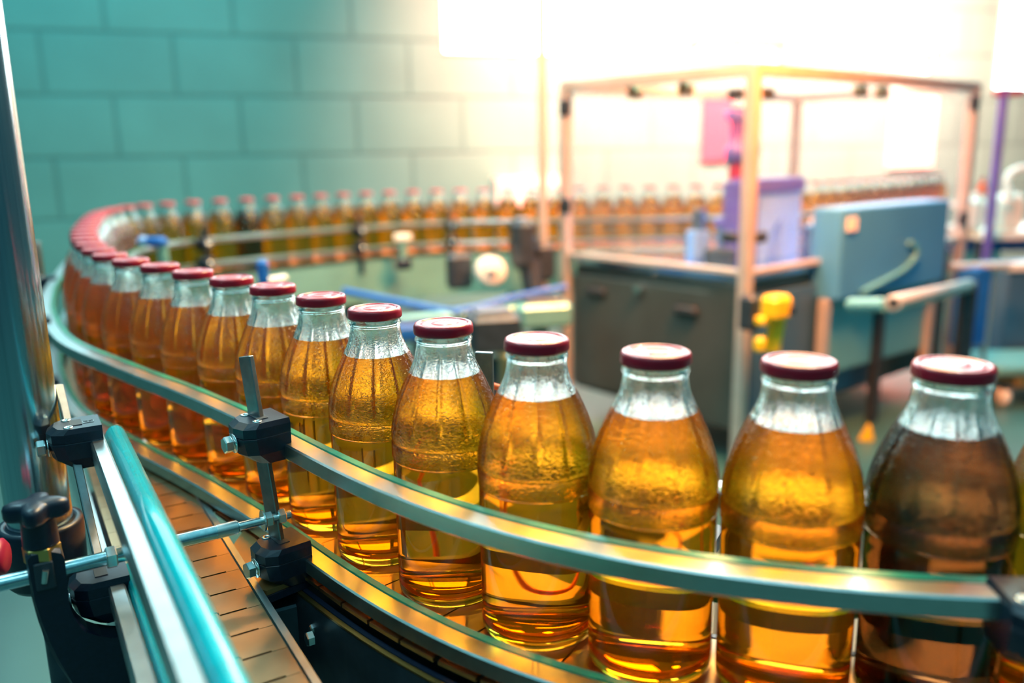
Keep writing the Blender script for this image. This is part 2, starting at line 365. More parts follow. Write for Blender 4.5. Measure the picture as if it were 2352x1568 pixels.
# ------------------------------------------------------------------ setting
fl = MB().box((0, 4, -.585), (16, 16, .05)).build('floor', M['floor']); tag(fl, kind='structure')
WA, WB = Vector((-2.361, 4.237)), Vector((-.412, 4.898)); WD = (WB - WA).normalized()
wall_ang = math.atan2(WD.y, WD.x)
wl = MB().box((2.0, 0, -.05), (14, 4.0, .1)); wall = wl.build('wall_back', M['wall'])
wall.location = (WA.x, WA.y, .164); wall.rotation_euler = (math.pi / 2, 0, wall_ang); tag(wall, kind='structure')
# local x runs along the wall, local y is up; z=+0.164 sits on a bed joint
wall.location = Vector((WA.x, WA.y, .164)) + Vector((-WD.y, WD.x, 0)) * .0
def on_wall(u, v): return on_vplane(u, v, (WA.x, WA.y, 0), (WD.x, WD.y))
def wall_window(n, u0, u1, v_bottom, ztop, m_):
    a = on_wall(u0, v_bottom); b_ = on_wall(u1, v_bottom); zb = (a.z + b_.z) / 2
    nrm = Vector((WD.y, -WD.x, 0)); A = Vector((a.x, a.y, zb)) + nrm * .008; B = Vector((b_.x, b_.y, zb)) + nrm * .008; L = (B - A).length; T = Vector((WD.x, WD.y, 0))
    c = (A + B) / 2; c.z = (zb + ztop) / 2
    R_ = Rz(wall_ang)
    root = MB().box((0, 0, 0), (L, .012, ztop - zb), R_).build('window_%d' % n, m_, loc=c); tag(root, kind='structure')
    fr_ = MB()
    for sx_ in (-1, 1): fr_.box(R_ @ Vector((sx_ * (L / 2 + .004), 0, 0)), (.008, .012, ztop - zb + .016), R_, .001)
    for sz in (-1, 1): fr_.box((0, 0, sz * ((ztop - zb) / 2 + .004)), (L, .012, .008), R_, .001)
    f_ = fr_.build('window_frame', M['white'], root)
    return root
wall_window(1, 1020, 1322, 122, 1.38, M['daylight'])
wall_window(2, 1590, 1800, 136, 1.38, M['daylight_warm'])
wall_window(3, 1980, 2140, 152, 1.38, M['daylight'])
wall_window(4, 2282, 2480, 205, 1.38, M['daylight'])
wall_window(5, 760, 1326, -92, 2.9, M['daylight_high'])
wall_window(6, 1345, 2480, -200, 2.9, M['daylight_high'])
wall_window(7, -500, 700, -92, 2.3, M['daylight_cool'])

# ------------------------------------------------------------------ bottles
def zc(d): return .200 - d / 1000.0
PROF = [(0.0, .0046), (.020, .0040), (.030, .0020), (.0345, .0004), (.0375, .0008), (.0392, .0028), (.0397, .0062), (.0396, .012), (.0396, .05), (.0397, .098), (.0395, .1044), (.0393, .1050), (.0403, .1058), (.0405, .1068),
        (.0405, .112), (.0405, .1168), (.0396, .1179), (.0394, .1188), (.0403, .1202), (.0402, .126), (.0393, .132), (.0378, .139), (.0357, .146), (.0331, .153), (.0303, .1595), (.0277, .165),
        (.0252, .170), (.0230, .1745), (.0213, .179), (.0203, .1835), (.0197, .1875), (.0194, .1895), (.0196, .1903), (.0205, .1912), (.0206, .1925), (.0199, .1936), (.0192, .1945), (.0191, .2015), (.0180, .2025)]
def refine(prof, n=3, zmin=.118, zmax=.19):
    out = []
    for i in range(len(prof) - 1):
        (r0, z0), (r1, z1) = prof[i], prof[i + 1]; k_ = n if (z1 - z0) > .003 and z0 > zmin and z1 < zmax else 1
        rm = prof[i - 1] if i else prof[i]; rn = prof[i + 2] if i + 2 < len(prof) else prof[i + 1]
        for j in range(k_):
            t = j / k_
            if k_ == 1: out.append((r0, z0)); continue
            f = lambda a, b_, c, d: .5 * ((2 * b_) + (c - a) * t + (2 * a - 5 * b_ + 4 * c - d) * t * t + (3 * b_ - a - 3 * c + d) * t ** 3)
            out.append((f(rm[0], r0, r1, rn[0]), z0 + (z1 - z0) * t))
    out.append(prof[-1]); return out
NG = 12
def groove(a, z):
    e0 = min(max((z - .123) / .006, 0), 1) * min(max((.186 - z) / .010, 0), 1)
    x = (a * NG / (2 * math.pi)) % 1.0; d = abs(x - .5) / .075
    return -.0013 * e0 * math.exp(-d * d)
LIQ = .1675
def inner_r(z):
    for i in range(len(PROF) - 1):
        (r0, z0), (r1, z1) = PROF[i], PROF[i + 1]
        if i > 5 and z0 <= z <= z1: return r0 + (r1 - r0) * (z - z0) / max(z1 - z0, 1e-6) - .0023
    return .03
def make_bottle_meshes(dark=False, seg=144):
    g = MB(); g.lathe(refine(PROF), seg, rmod=groove, mi=0)
    zs = [LIQ + (.2025 - LIQ) * k_ / 14 for k_ in range(15)]
    sg = max(24, seg // 2)
    rin = lambda z: min(inner_r(z), .0168 if z > .1885 else 1)
    inn = [(rin(z), z) for z in zs]
    g.lathe(inn[::-1] , sg, mi=1)
    g.lathe([(inn[-1][0], .2025), (.0180, .2025)], sg, mi=1)
    j = MB(); side = [(0, .0095), (.024, .0080), (.032, .0060), (.0358, .0070), (.0371, .0105), (.0373, .018), (.0373, .06), (.0373, .098)]
    side += [(inner_r(z), z) for z in [.104, .110, .116, .122, .128, .134, .140, .146, .152, .158, .163, LIQ]]
    j.lathe(side, sg, mi=0)
    j.lathe([(inner_r(LIQ), LIQ), (0, LIQ)], sg, mi=1)
    c = MB()
    CP = [(.0182, .1962), (.0196, .1955), (.0206, .1957), (.0213, .1963), (.0215, .1972), (.0214, .1985), (.0213, .2005), (.0211, .2017), (.0204, .2031), (.0195, .2036), (.0184, .2037),
          (.0176, .2034), (.0171, .2028), (.0165, .2027), (.0158, .2031), (.0152, .2033), (.0125, .2033), (.0100, .2031), (.0092, .2027), (.0086, .2029), (.0078, .2033), (.004, .2036), (0, .2036)]
    def lug(a, z): return -.00035 * max(0, math.cos(6 * a)) ** 6 if z < .199 else 0
    c.lathe(CP, 72, rmod=lug)
    c.lathe([(.0182, .1962), (.0182, .2022)], 72)
    a = g.build('glass_body', [M['glass'], M['glass_in']]); b_ = j.build('juice', [M['juice_dark_backdrop'] if dark else M['juice'], M['juice_dark_backdrop_top'] if dark else M['juice_top']]); c_ = c.build('cap', M['cap'])
    return a, b_, c_
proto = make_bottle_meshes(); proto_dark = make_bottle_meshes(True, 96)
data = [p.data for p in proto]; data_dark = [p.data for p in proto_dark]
for p in list(proto) + list(proto_dark): bpy.data.objects.remove(p)
ORD = ['first', 'second', 'third', 'fourth', 'fifth', 'sixth', 'seventh', 'eighth', 'ninth', 'tenth', 'eleventh', 'twelfth', 'thirteenth', 'fourteenth', 'fifteenth', 'sixteenth', 'seventeenth', 'eighteenth', 'nineteenth',
       'twentieth', 'twenty-first', 'twenty-second', 'twenty-third', 'twenty-fourth', 'twenty-fifth', 'twenty-sixth', 'twenty-seventh', 'twenty-eighth', 'twenty-ninth', 'thirtieth']
def place_bottle(x, y, rz, label, group, dark=False):
    root = empty('juice_bottle', (x, y, .0006), label, 'bottle', group, rz)
    for nm, d_ in zip(('glass_body', 'juice', 'cap'), data_dark if dark else data):
        o = bpy.data.objects.new(nm, d_); COL.objects.link(o); o.parent = root
    return root
sK = BPATH.near((.086, .492))
SP = .0815
def step_from(s0, sgn):
    p0 = BPATH.at(s0)[0]; a, b_ = SP * .9, SP * 1.3
    for _ in range(30):
        m_ = (a + b_) / 2
        if (BPATH.at(s0 + sgn * m_)[0] - p0).length < SP: a = m_
        else: b_ = m_
    return s0 + sgn * a
S = [sK, BPATH.near((.0165, .5345)), BPATH.near((-.049, .590)), BPATH.near((-.108, .655)), BPATH.near((-.164, .721)), BPATH.near((-.2225, .784))]
for _ in range(3): S.insert(0, step_from(S[0], -1))          # three more to the right
while S[-1] < BPATH.L - .1: S.append(step_from(S[-1], 1))
near_labels = ['amber juice bottle cut off by the right edge of the frame', 'darkest brown bottle of the near row, second in from the right edge']
NB = len(S); pos = [BPATH.at(s_)[0] for s_ in S]
# the far row runs from where the line has turned (x smallest) on
iturn = min(range(NB), key=lambda i: pos[i].x)
def px(p, z=.2):
    q = Vector((p.x, p.y, z)) - EYE; return 1176 + FPX * q.dot(RI) / q.dot(_fw)
idark = min(range(iturn + 3, NB), key=lambda i: abs(px(pos[i]) - 553))
print('bottles', NB, 'turn', iturn, 'dark', idark)
for i in range(NB):
    p = pos[i]; u = px(p)
    rz = random.uniform(0, 6.28)
    if i == 0: lab, gr = 'amber juice bottle cut off by the right edge of the photo', 'near row of juice bottles'
    elif i == 1: lab, gr = 'red-capped bottle that shows darkest brown, rightmost whole bottle of the near row', 'near row of juice bottles'
    elif i == 2: lab, gr = 'golden juice bottle just left of the darkest near bottle, below the yellow device', 'near row of juice bottles'
    elif i == 3: lab, gr = 'golden juice bottle in front of the grey cabinet, fourth from the right edge', 'near row of juice bottles'
    elif i == 4: lab, gr = 'juice bottle whose whole cap top shines white, fifth from the right edge', 'near row of juice bottles'
    elif i == 5: lab, gr = 'juice bottle with white ring glare on its cap, beside the upright flat bar behind', 'near row of juice bottles'
    elif i < 13: lab, gr = 'red-capped amber juice bottle in the near row, %s from the right edge' % ORD[i], 'near row of juice bottles'
    elif i < iturn: lab, gr = 'juice bottle tightly overlapped at the left turn of the line, %s from the right edge' % ORD[i], 'juice bottles in the left turn'
    elif i == idark: lab, gr = 'the one bottle of dark brown juice in the far row', 'far row of juice bottles'
    elif u < 1240: lab, gr = 'blurred amber juice bottle in the far row, %s from its left end' % ORD[i - iturn], 'far row of juice bottles'
    else: lab, gr = 'blurred orange juice bottle far back, %s to the right of the thin pole' % ORD[min(29, i - max(j for j in range(iturn, NB) if px(pos[j]) < 1240) - 1)], 'far juice bottles beyond the pole'
    if u > 2352 and i > iturn: break
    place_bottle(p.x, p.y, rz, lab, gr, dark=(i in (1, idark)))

# ------------------------------------------------------------------ chains
def slat_outline(w, pitch, gap=.0006):
    """flat-top slat with hinge tongues; x across, y along; stepped front and rear edges with open slots"""
    h = pitch / 2; q = w / 2
    st = [(-q, 0), (-q + .012, 0), (-q + .012, .0011), (-q + .033, .0011), (-q + .033, -.005), (-q + .0335, -.0058), (-.0045, -.0058), (-.0045, .0003)]
    # edge function: list of (x, dy_front_of_gap)
    e_ = [(-q, .0), (-q + .010, .0), (-q + .0102, .0016), (-q + .0300, .0016), (-q + .0302, .0062), (-q + .0372, .0062), (-q + .0374, .0010), (q - .0374, .0010), (q - .0372, .0062), (q - .0302, .0062), (q - .0300, .0016), (q - .0102, .0016), (q - .010, 0), (q, 0)]
    # rear edge mirrors the next slat's front edge with a thin seam, wide only at the slots
    f_ = [(-q, .0003), (-q + .010, .0003), (-q + .0102, .0003), (-q + .0292, .0003), (-q + .0292, .0059), (-q + .0382, .0050), (-q + .0384, .0007), (q - .0384, .0007), (q - .0382, .0050), (q - .0292, .0059), (q - .0292, .0003), (q - .0102, .0003), (q - .010, .0003), (q, .0003)]
    front = [(x, -h + dy) for x, dy in e_]; rear = [(x, h + dy - .0008) for x, dy in f_]
    return front + rear[::-1]
def make_slats(parent, path, s0, s1, w, pitch, nparts, taper=0.0):
    sh = slat_outline(w, pitch); mb = MB(); mb.prism(sh, -.003, 0, 0)
    # hinge barrel below
    mb.box((0, 0, -.006), (w * .45, pitch * .55, .005), ch=.001); me_o = mb.build('slat', M['slat']); me = me_o.data; bpy.data.objects.remove(me_o)
    n = int((s1 - s0) / pitch); rest = MB()
    for i in range(n):
        s_ = s0 + (i + .5) * pitch; p, d = path.at(s_); ang = math.atan2(d.y, d.x) - math.pi / 2
        if i < nparts:
            o = bpy.data.objects.new('slat', me); COL.objects.link(o); o.parent = parent; o.location = (p.x - parent.location.x, p.y - parent.location.y, 0); o.rotation_euler = (0, 0, ang)
        else:
            R_ = Rz(ang); rest.prism([(x, y) for x, y in sh], -.003, 0, 0, tf=lambda v: Vector((p.x - parent.location.x, p.y - parent.location.y, 0)) + R_ @ v)
    if rest.v: tag(rest.build('slat', M['slat'], parent), kind='stuff', label='many distant blurred steel slats')
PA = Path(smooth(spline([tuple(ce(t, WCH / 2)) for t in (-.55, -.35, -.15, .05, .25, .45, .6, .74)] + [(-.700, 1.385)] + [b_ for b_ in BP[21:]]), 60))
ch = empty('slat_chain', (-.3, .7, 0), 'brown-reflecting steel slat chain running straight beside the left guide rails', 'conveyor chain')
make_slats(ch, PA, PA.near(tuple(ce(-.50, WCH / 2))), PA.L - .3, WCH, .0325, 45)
PB_pts = [tuple(ce(t, -.0435)) for t in (.60, .52, .44, .36, .28)] + [(-.285, .852), (-.223, .784), (-.164, .721), (-.108, .655), (-.049, .590), (.015, .534), (.086, .492), (.160, .466), (.237, .451), (.318, .446), (.40, .444), (.48, .446), (.56, .452)]
PB = Path(smooth(spline(PB_pts), 40))
def offset_path(P, f):
    out = []
    for p, nn in P.seg(0, P.L, .012): out.append(p + nn * f(P.near(p) / P.L))
    return Path(out)
PBo = offset_path(PB, lambda t: -.019 * min(1, max(0, (t - .18) / .15)))
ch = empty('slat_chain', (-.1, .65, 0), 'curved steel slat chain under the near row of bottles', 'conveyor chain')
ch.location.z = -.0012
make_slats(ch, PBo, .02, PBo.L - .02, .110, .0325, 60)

# ------------------------------------------------------------------ guide rails
def rail(path, s0, s1, off, ztop, label, side, group, w=.0158, h=.0128, step=.015, strip=True, strip_m=None):
    """steel channel at distance off from the path (positive = left of travel), plastic strip on the bottle side"""
    pts = path.seg(s0, s1, step); mid = pts[len(pts) // 2][0]
    root = empty('guide_rail', (mid.x, mid.y, ztop), label, 'guide rail', group)
    sg = 1 if off > 0 else -1; a0 = off + sg * .0040; a1 = off + sg * (.0040 + w)
    b_ = .0012
    lo, hi = min(a0, a1), max(a0, a1)
    prof = [(lo, -h + b_), (lo + b_, -h), (hi - b_, -h), (hi, -h + b_), (hi, -b_), (hi - b_, 0), (lo + b_, 0), (lo, -b_)]
    P_ = [((p.x - mid.x, p.y - mid.y), nn) for p, nn in pts]
    MB().sweep(P_, prof, smooth=False).build('steel_channel', M['rail_steel'], root)
    if strip:
        i0, i1 = sorted((off - sg * .0015, off + sg * .0039))
        c_ = [(i0, -h + .002), (i1, -h + .001), (i1, .0006), (i0 + .0008, .0012), (i0, .0004)]
        MB().sweep(P_, c_).build('wear_strip', strip_m or M['green_strip'], root)
    return root
# the path runs away from the right edge: the camera side is its left
sKK = BPATH.near((.086, .492))
OUT, INN = .054, -.046
ZU, ZL = .1035, .0145
sN = 0.02; sTurn = BPATH.near((-.978, 2.10)); sRearEnd = BPATH.near((1.22, 3.18))
sGapR = BPATH.near((.262, .449))
rail(BPATH, sN, sTurn, OUT, ZU, 'upper curved guide rail in front of the near bottles, yellow glints on top', 'outer', 'guide rails along the bottle line')
rail(BPATH, sN, sTurn, OUT, ZL, 'lower curved guide rail at the feet of the near bottles', 'outer', 'guide rails along the bottle line')
rail(BPATH, sN, sRearEnd, INN, ZU - .002, 'upper guide rail on the inner side, crossing the far row of bottles', 'inner', 'guide rails along the bottle line')
rail(BPATH, sN, sRearEnd, INN, .033, 'lower guide rail on the inner side, seen green through the near bottles', 'inner', 'guide rails along the bottle line')
# left straight rails beside the straight chain
LP = Path([ce(t, WCH / 2) for t in (-.60, .085)])
LP2 = Path([ce(t, WCH / 2) for t in (-.60, -.012)])
def left_rail(path, ztop, label, h, tube_r, o_in):
    pts = path.seg(0, path.L, .2); mid = pts[len(pts) // 2][0]
    root = empty('guide_rail', (mid.x, mid.y, ztop), label, 'guide rail', 'straight guide rails at the left')
    P_ = [((p.x - mid.x, p.y - mid.y), nn) for p, nn in pts]
    o0 = o_in; w_ = .0112; b_ = .0014
    lo, hi = o0 + tube_r * 1.15, o0 + tube_r * 1.15 + w_
    prof = [(lo, -h + b_), (lo + b_, -h), (hi - b_, -h), (hi, -h + b_), (hi, -b_), (hi - b_, 0), (lo + b_, 0), (lo, -b_)]
    MB().sweep(P_, prof).build('steel_channel', M['rail_steel'], root)
    c_ = [(o0 + tube_r * math.cos(a), -h * .42 + h * .52 * math.sin(a)) for a in [2 * math.pi * k_ / 20 for k_ in range(20)]]
    MB().sweep(P_, c_, smooth=True).build('wear_strip', M['cyan_tube'], root)
    return root
left_rail(LP, ZU, 'upper straight guide rail at lower left with wide bright turquoise rounded strip', .020, .0082, .0280)
left_rail(LP2, ZL + .010, 'lower straight guide rail beneath the turquoise rail at lower left', .018, .0045, .0385)

# ------------------------------------------------------------------ rail clamps
def clamp(c, ang, label, group, two_screws=True, bolt_side=1):
    """moulded black clamp; local x across the rail (towards the rail = -x), y along it"""
    root = empty('rail_clamp', c, label, 'clamp', group, ang)
    hx, hy = .0185, .0180
    body = MB()
    pl = [(-hx, -hy), (hx * .55, -hy), (hx * 1.02, -hy * .62), (hx * 1.12, hy * .1), (hx * .95, hy * .72), (hx * .5, hy), (-hx, hy)]
    lv = [(.62, -.0225), (.93, -.0135), (1.0, -.002), (1.0, -.0005), (.975, 0), (1.0, .0005), (1.0, .0075), (.86, .0115)]
    n = len(pl); vs = []
    for k_, z in lv: vs += [((x + hx) * (k_ if k_ < .999 else 1) - hx, y * (k_ * .5 + .5 if k_ < 1 else 1), z) for x, y in pl]
    fs = [list(range(n))[::-1], list(range((len(lv) - 1) * n, len(lv) * n))]
    for q in range(len(lv) - 1):
        for i in range(n): j = (i + 1) % n; fs.append((q * n + i, q * n + j, (q + 1) * n + j, (q + 1) * n + i))
    body.add(vs, fs); body.build('clamp_body', M['black'], root)
    MB().box((-.001, 0, .0115), (.0085, .016, .0012)).build('slot', M['dark_floor_thing'], root)
    for yy in ((-.0112, .0112) if two_screws else (-.0112,)):
        s_ = MB(); s_.lathe([(.0017, .0108), (.0017, .0122), (.0034, .0124), (.0036, .0118), (.0036, .0106)], 20, c=(.005, yy, 0)); s_.build('socket_screw', M['zinc'], root)
    b_ = MB(); hexnut(b_, (hx * 1.12 + .0045, 0, -.005), (1, 0, 0), .0066, .0062); b_.lathe([(0, 0), (.0075, 0), (.0075, .0012), (0, .0012)], 20, c=(hx * 1.12 - .001, 0, -.005), axis=(1, 0, 0)); b_.build('bolt_head', M['zinc'], root)
    return root
def flat_bar(p0, p1, ang, label, w=.0135, t=.0042, m_=None):
    p0 = Vector(p0); p1 = Vector(p1); L = (p1 - p0).length; z = (p1 - p0).normalized(); x = Vector((math.cos(ang), math.sin(ang), 0)); x = (x - z * x.dot(z)).normalized(); y = z.cross(x)
    R_ = Matrix((x, y, z)).transposed(); root = MB().box(z * L / 2, (w, t, L), R_, .0006).build('flat_bar', m_ or M['bar_steel'], loc=p0)
    return tag(root, label, 'bar')
def outer(s_, off): 
    p, nn = BPATH.seg(s_ - .006, s_ + .006, .006)[1]; return p + nn * off, math.atan2(nn.y, nn.x)
sC = BPATH.near((-.168, .728)) 

def s_for_u(path, off, z, u, s_lo, s_hi):
    best = None
    n = int((s_hi - s_lo) / .003)
    for i in range(n + 1):
        t = s_lo + (s_hi - s_lo) * i / n; p, nn = path.seg(t - .006, t + .006, .006)[1]; q = p + nn * off
        e_ = abs(px(q, z) - u)
        if best is None or e_ < best[0]: best = (e_, t)
    return best[1]
def nrm_ang(path, s_):
    p, nn = path.seg(s_ - .006, s_ + .006, .006)[1]; return p, nn, math.atan2(nn.y, nn.x)
# --- clamp pair and flat bar on the curved rails (middle of the picture)
s1 = s_for_u(BPATH, OUT + .0325, ZU - .008, 598, sKK + .1, sKK + .6); p, nn, an = nrm_ang(BPATH, s1)
c1 = p + nn * (OUT + .0325); clamp((c1.x, c1.y, ZU + .0090), an, 'black moulded clamp on the upper curved rail, with a tall flat bar through it', 'black rail clamps', two_screws=True)
s2 = s_for_u(BPATH, OUT + .0325, ZL - .005, 645, sKK + .1, sKK + .6); p2, nn2, an2 = nrm_ang(BPATH, s2)
c2 = p2 + nn2 * (OUT + .0325); clamp((c2.x, c2.y, ZL + .0025), an2, 'black moulded clamp on the lower curved rail above the rusty bracket plate', 'black rail clamps', two_screws=False)
b0 = Vector((c2.x - nn2.x * .0010, c2.y - nn2.y * .0010, ZL - .012)); b1m = Vector((c1.x - nn.x * .0010, c1.y - nn.y * .0010, ZU - .001)); b1 = b0 + (b1m - b0) * 1.0; b1 = b1m + (b1m - b0).normalized() * .069
flat_bar(b0, b1, an + 1.75, 'steel flat bar standing through both clamps of the curved rails', w=.0155)
# --- left clamps
aL = math.atan2(CN.y, CN.x)
def lclamp(t, off, z, lab, two): c_ = ce(t, WCH / 2 + off); return clamp((c_.x, c_.y, z), aL, lab, 'black rail clamps', two_screws=two), c_
kc1, k1 = lclamp(.075, .0575, ZU + .0005, 'black moulded clamp at the start of the turquoise rail, beside the thick steel tube', True)
em = MB()
for c_, d_ in (((-.010, .0050, .01165), (.0075, .0005, .0005)), ((-.010, -.0015, .01165), (.0075, .0005, .0005)), ((-.01375, .00175, .01165), (.0005, .0068, .0005)), ((-.00625, .00175, .01165), (.0005, .0068, .0005)), ((-.010, .0035, .01165), (.0045, .0006, .0005)), ((-.010, .0000, .01165), (.0045, .0006, .0005)), ((-.010, .00175, .01165), (.0006, .0036, .0005))): em.box(c_, d_)
em.build('embossed_mark', M['bar_steel'], kc1)
_, k2 = lclamp(-.022, .0585, ZL + .003, 'black moulded clamp under the steel rod at lower left, holding the lowest straight rail', False)
q0 = Vector((k2.x - CN.x * .003, k2.y - CN.y * .003, ZL - .004)); q1m = Vector((k1.x + CN.x * .003, k1.y + CN.y * .003, ZU - .006)); q1 = q1m + (q1m - q0).normalized() * .060
flat_bar(q0, q1, aL + .3, 'narrow steel flat bar standing through the two left clamps', w=.0062, t=.0040)

# --- horizontal rod with nuts
ZR = .046
r0 = at_z(-60, 1355, ZR); r1 = at_z(668, 1180, ZR); rd = (r1 - r0).normalized()
rod = empty('support_rod', r0, 'horizontal steel rod crossing at lower left from the black bracket to the flat bar', 'rod')
LT = (r1 - r0).length; sp0 = (at_z(548, 1210, ZR) - r0).length
MB().tube([(0, 0, 0), rd * (sp0 - .004), rd * sp0], [.0052, .0052, .0046], 24).build('shaft', M['polished'], rod)
th = MB(); n_ = int((LT - sp0) / .0006); th.tube([rd * (sp0 + (LT - sp0) * k_ / n_) for k_ in range(n_ + 1)], [.0036 if k_ % 2 else .0031 for k_ in range(n_ + 1)], 16); th.build('threaded_end', M['zinc'], rod)
MB().tube([rd * (sp0 - .016), rd * (sp0 - .001)], .0054, 24).build('collar', M['steel'], rod)
for u, v in ((618, 1194), (648, 1187)):
    hexnut(MB(), (0, 0, 0), rd, .0062, .0060).build('nut', M['zinc'], rod, loc=rd * (at_z(u, v, ZR) - r0).length)
mb = MB(); hexnut(mb, (0, 0, 0), rd, .0082, .0070); mb.build('nut', M['zinc'], rod, loc=rd * (at_z(257, 1283, ZR) - r0).length)
circle_disc(MB(), (0, 0, 0), rd, .0082, .0014).build('washer', M['zinc'], rod, loc=rd * (at_z(606, 1197, ZR) - r0).length)

# --- black arm bracket, knob above it
P0 = at_z(110, 1313, ZR); dxy = (rd.x, rd.y)
br_ = empty('arm_bracket', P0, 'black cast arm bracket curving down at lower left, gripping the steel rod', 'bracket')
OL = [(58, 1284), (68, 1272), (112, 1262), (140, 1266), (148, 1280), (158, 1385), (166, 1412), (184, 1436), (205, 1454), (236, 1466), (272, 1470), (300, 1470), (330, 1500), (372, 1600), (420, 1720), (260, 1720), (205, 1640), (160, 1570), (128, 1522), (106, 1480), (88, 1430), (74, 1380), (66, 1330)]
ax = Vector((rd.x, rd.y, 0)).normalized(); nb = Vector((ax.y, -ax.x, 0))
pts2 = []
for u, v in OL:
    w_ = on_vplane(u, v, P0 + nb * .012, dxy) - P0; pts2.append((w_.dot(ax), w_.z))
if sum(pts2[i][0] * pts2[(i + 1) % len(pts2)][1] - pts2[(i + 1) % len(pts2)][0] * pts2[i][1] for i in range(len(pts2))) < 0: pts2 = pts2[::-1]
MB().prism(pts2, -.010, .010, tf=lambda q: ax * q.x + Vector((0, 0, q.y)) + nb * q.z, ch=.0025).build('cast_arm', M['black'], br_)
sl = on_vplane(103, 1322, P0 + nb * .0105, dxy) - P0
RB = Matrix((ax, nb, Vector((0, 0, 1)))).transposed()
MB().box(sl, (.012, .003, .020), RB, .001).build('slot', M['dark_floor_thing'], br_)
MB().tube([sl + nb * .002 + Vector((-.001, 0, -.004)), sl + nb * .002 + Vector((.001, 0, .005))], .0022, 12).build('screw', M['zinc'], br_)
kb = P0 + nb * .001; kb = Vector((kb.x, kb.y, 0)); 
kt = on_vplane(99, 1278, P0, dxy)
kn = empty('star_knob', (kt.x, kt.y, kt.z), 'dark star-shaped clamping knob with pale metal hexagon on the arm bracket', 'knob')
mb = MB(); mb.prism(hexpoly(.0120, 6, .3), -.003, .0095, ch=.0008); mb.build('hexagon_bush', M['brass'], kn)
MB().lathe([(0, .0095), (.0112, .0095), (.0112, .011), (.0106, .027), (.0115, .031), (0, .031)], 32).build('stem', M['black'], kn)
star = []
for k_ in range(64):
    a = 2 * math.pi * k_ / 64; star.append(((.0160 + .0042 * math.cos(4 * (a - .35))) * math.cos(a), (.0160 + .0042 * math.cos(4 * (a - .35))) * math.sin(a)))
mb = MB(); n_ = 64; lv = [(.60, .0285), (.95, .0290), (1.0, .031), (1.0, .037), (.95, .0395), (.75, .0410), (.3, .0415)]
mb.add([(x * k_, y * k_, z) for k_, z in lv for x, y in star], [tuple(range(n_))[::-1], tuple(range(6 * n_, 7 * n_))] + [(q * n_ + i, q * n_ + (i + 1) % n_, (q + 1) * n_ + (i + 1) % n_, (q + 1) * n_ + i) for q in range(6) for i in range(n_)], smooth=True)
mb.build('star_grip', M['black'], kn)

# --- thick vertical tube with collar at the left edge
tb = at_depth(93, 1195, .71); 
tp = empty('vertical_tube', (tb.x, tb.y, tb.z), 'thick polished steel tube standing at the left edge of the photo, in a black collar', 'tube')
MB().tube([(0, 0, -.04), (0, 0, 1.2)], .0245, 64).build('tube', M['polished'], tp)
cl_ = MB(); cl_.lathe([(0, -.055), (.027, -.055), (.031, -.050), (.0325, -.003), (.0315, 0), (.0250, 0), (.0248, -.02)], 48); cl_.build('collar', M['black'], tp)
MB().tube([(0, 0, -.05), (0, 0, -.56 - tb.z)], .010, 24).build('leg', M['dark'], tp)
rk = at_depth(-26, 1283, .60)
mb = MB(); mb.lathe([(0, 0), (.012, 0), (.0135, .002), (.0135, .009), (.010, .012), (0, .012)], 32, axis=(1, .3, 0)); mb.tube([(-.03, -.009, 0), (0, 0, 0)], .006); r_ = mb.build('red_knob', M['red'], loc=rk); tag(r_, 'red round knob just showing at the left edge beside the black collar', 'knob')

# --- far-left clamps and bars along the outer rail in the turn
for (u, v, lab) in ((118, 735, 'nearer blurred black clamp with bar beside the thick tube, on the outer rail'), (128, 640, 'farther blurred black clamp high on the outer rail in the left turn')):
    q = at_z(u, v, ZU) if v > 700 else at_z(u, v, ZU); s_ = BPATH.near((q.x, q.y)); p, nn, an = nrm_ang(BPATH, s_)
    cc = p + nn * (OUT + .0285); clamp((cc.x, cc.y, ZU - .006), an, lab, 'black rail clamps')
    cc2 = p + nn * (OUT + .033)
    flat_bar((cc2.x, cc2.y, -.03), (cc2.x, cc2.y, ZU + .07), an + 1.2, 'blurred upright flat bar in the ' + ('nearer' if v > 700 else 'farther') + ' clamp at the left turn')
    clamp((cc.x, cc.y, ZL - .004), an, lab.replace('on the outer', 'on the lower outer').replace('high on the outer', 'on the lower outer'), 'black rail clamps', False)
# --- right edge clamp
q = at_z(2352, 1400, ZU - .012); s_ = BPATH.near((q.x, q.y)); p, nn, an = nrm_ang(BPATH, s_); cc = p + nn * (OUT + .0215)
clamp((cc.x, cc.y, ZU - .008), an, 'black moulded clamp cut off by the right edge, ending the upper curved rail', 'black rail clamps')
flat_bar((cc.x + nn.x * .005, cc.y + nn.y * .005, -.02), (cc.x + nn.x * .005, cc.y + nn.y * .005, ZU + .008), an, 'flat bar inside the clamp at the right edge')

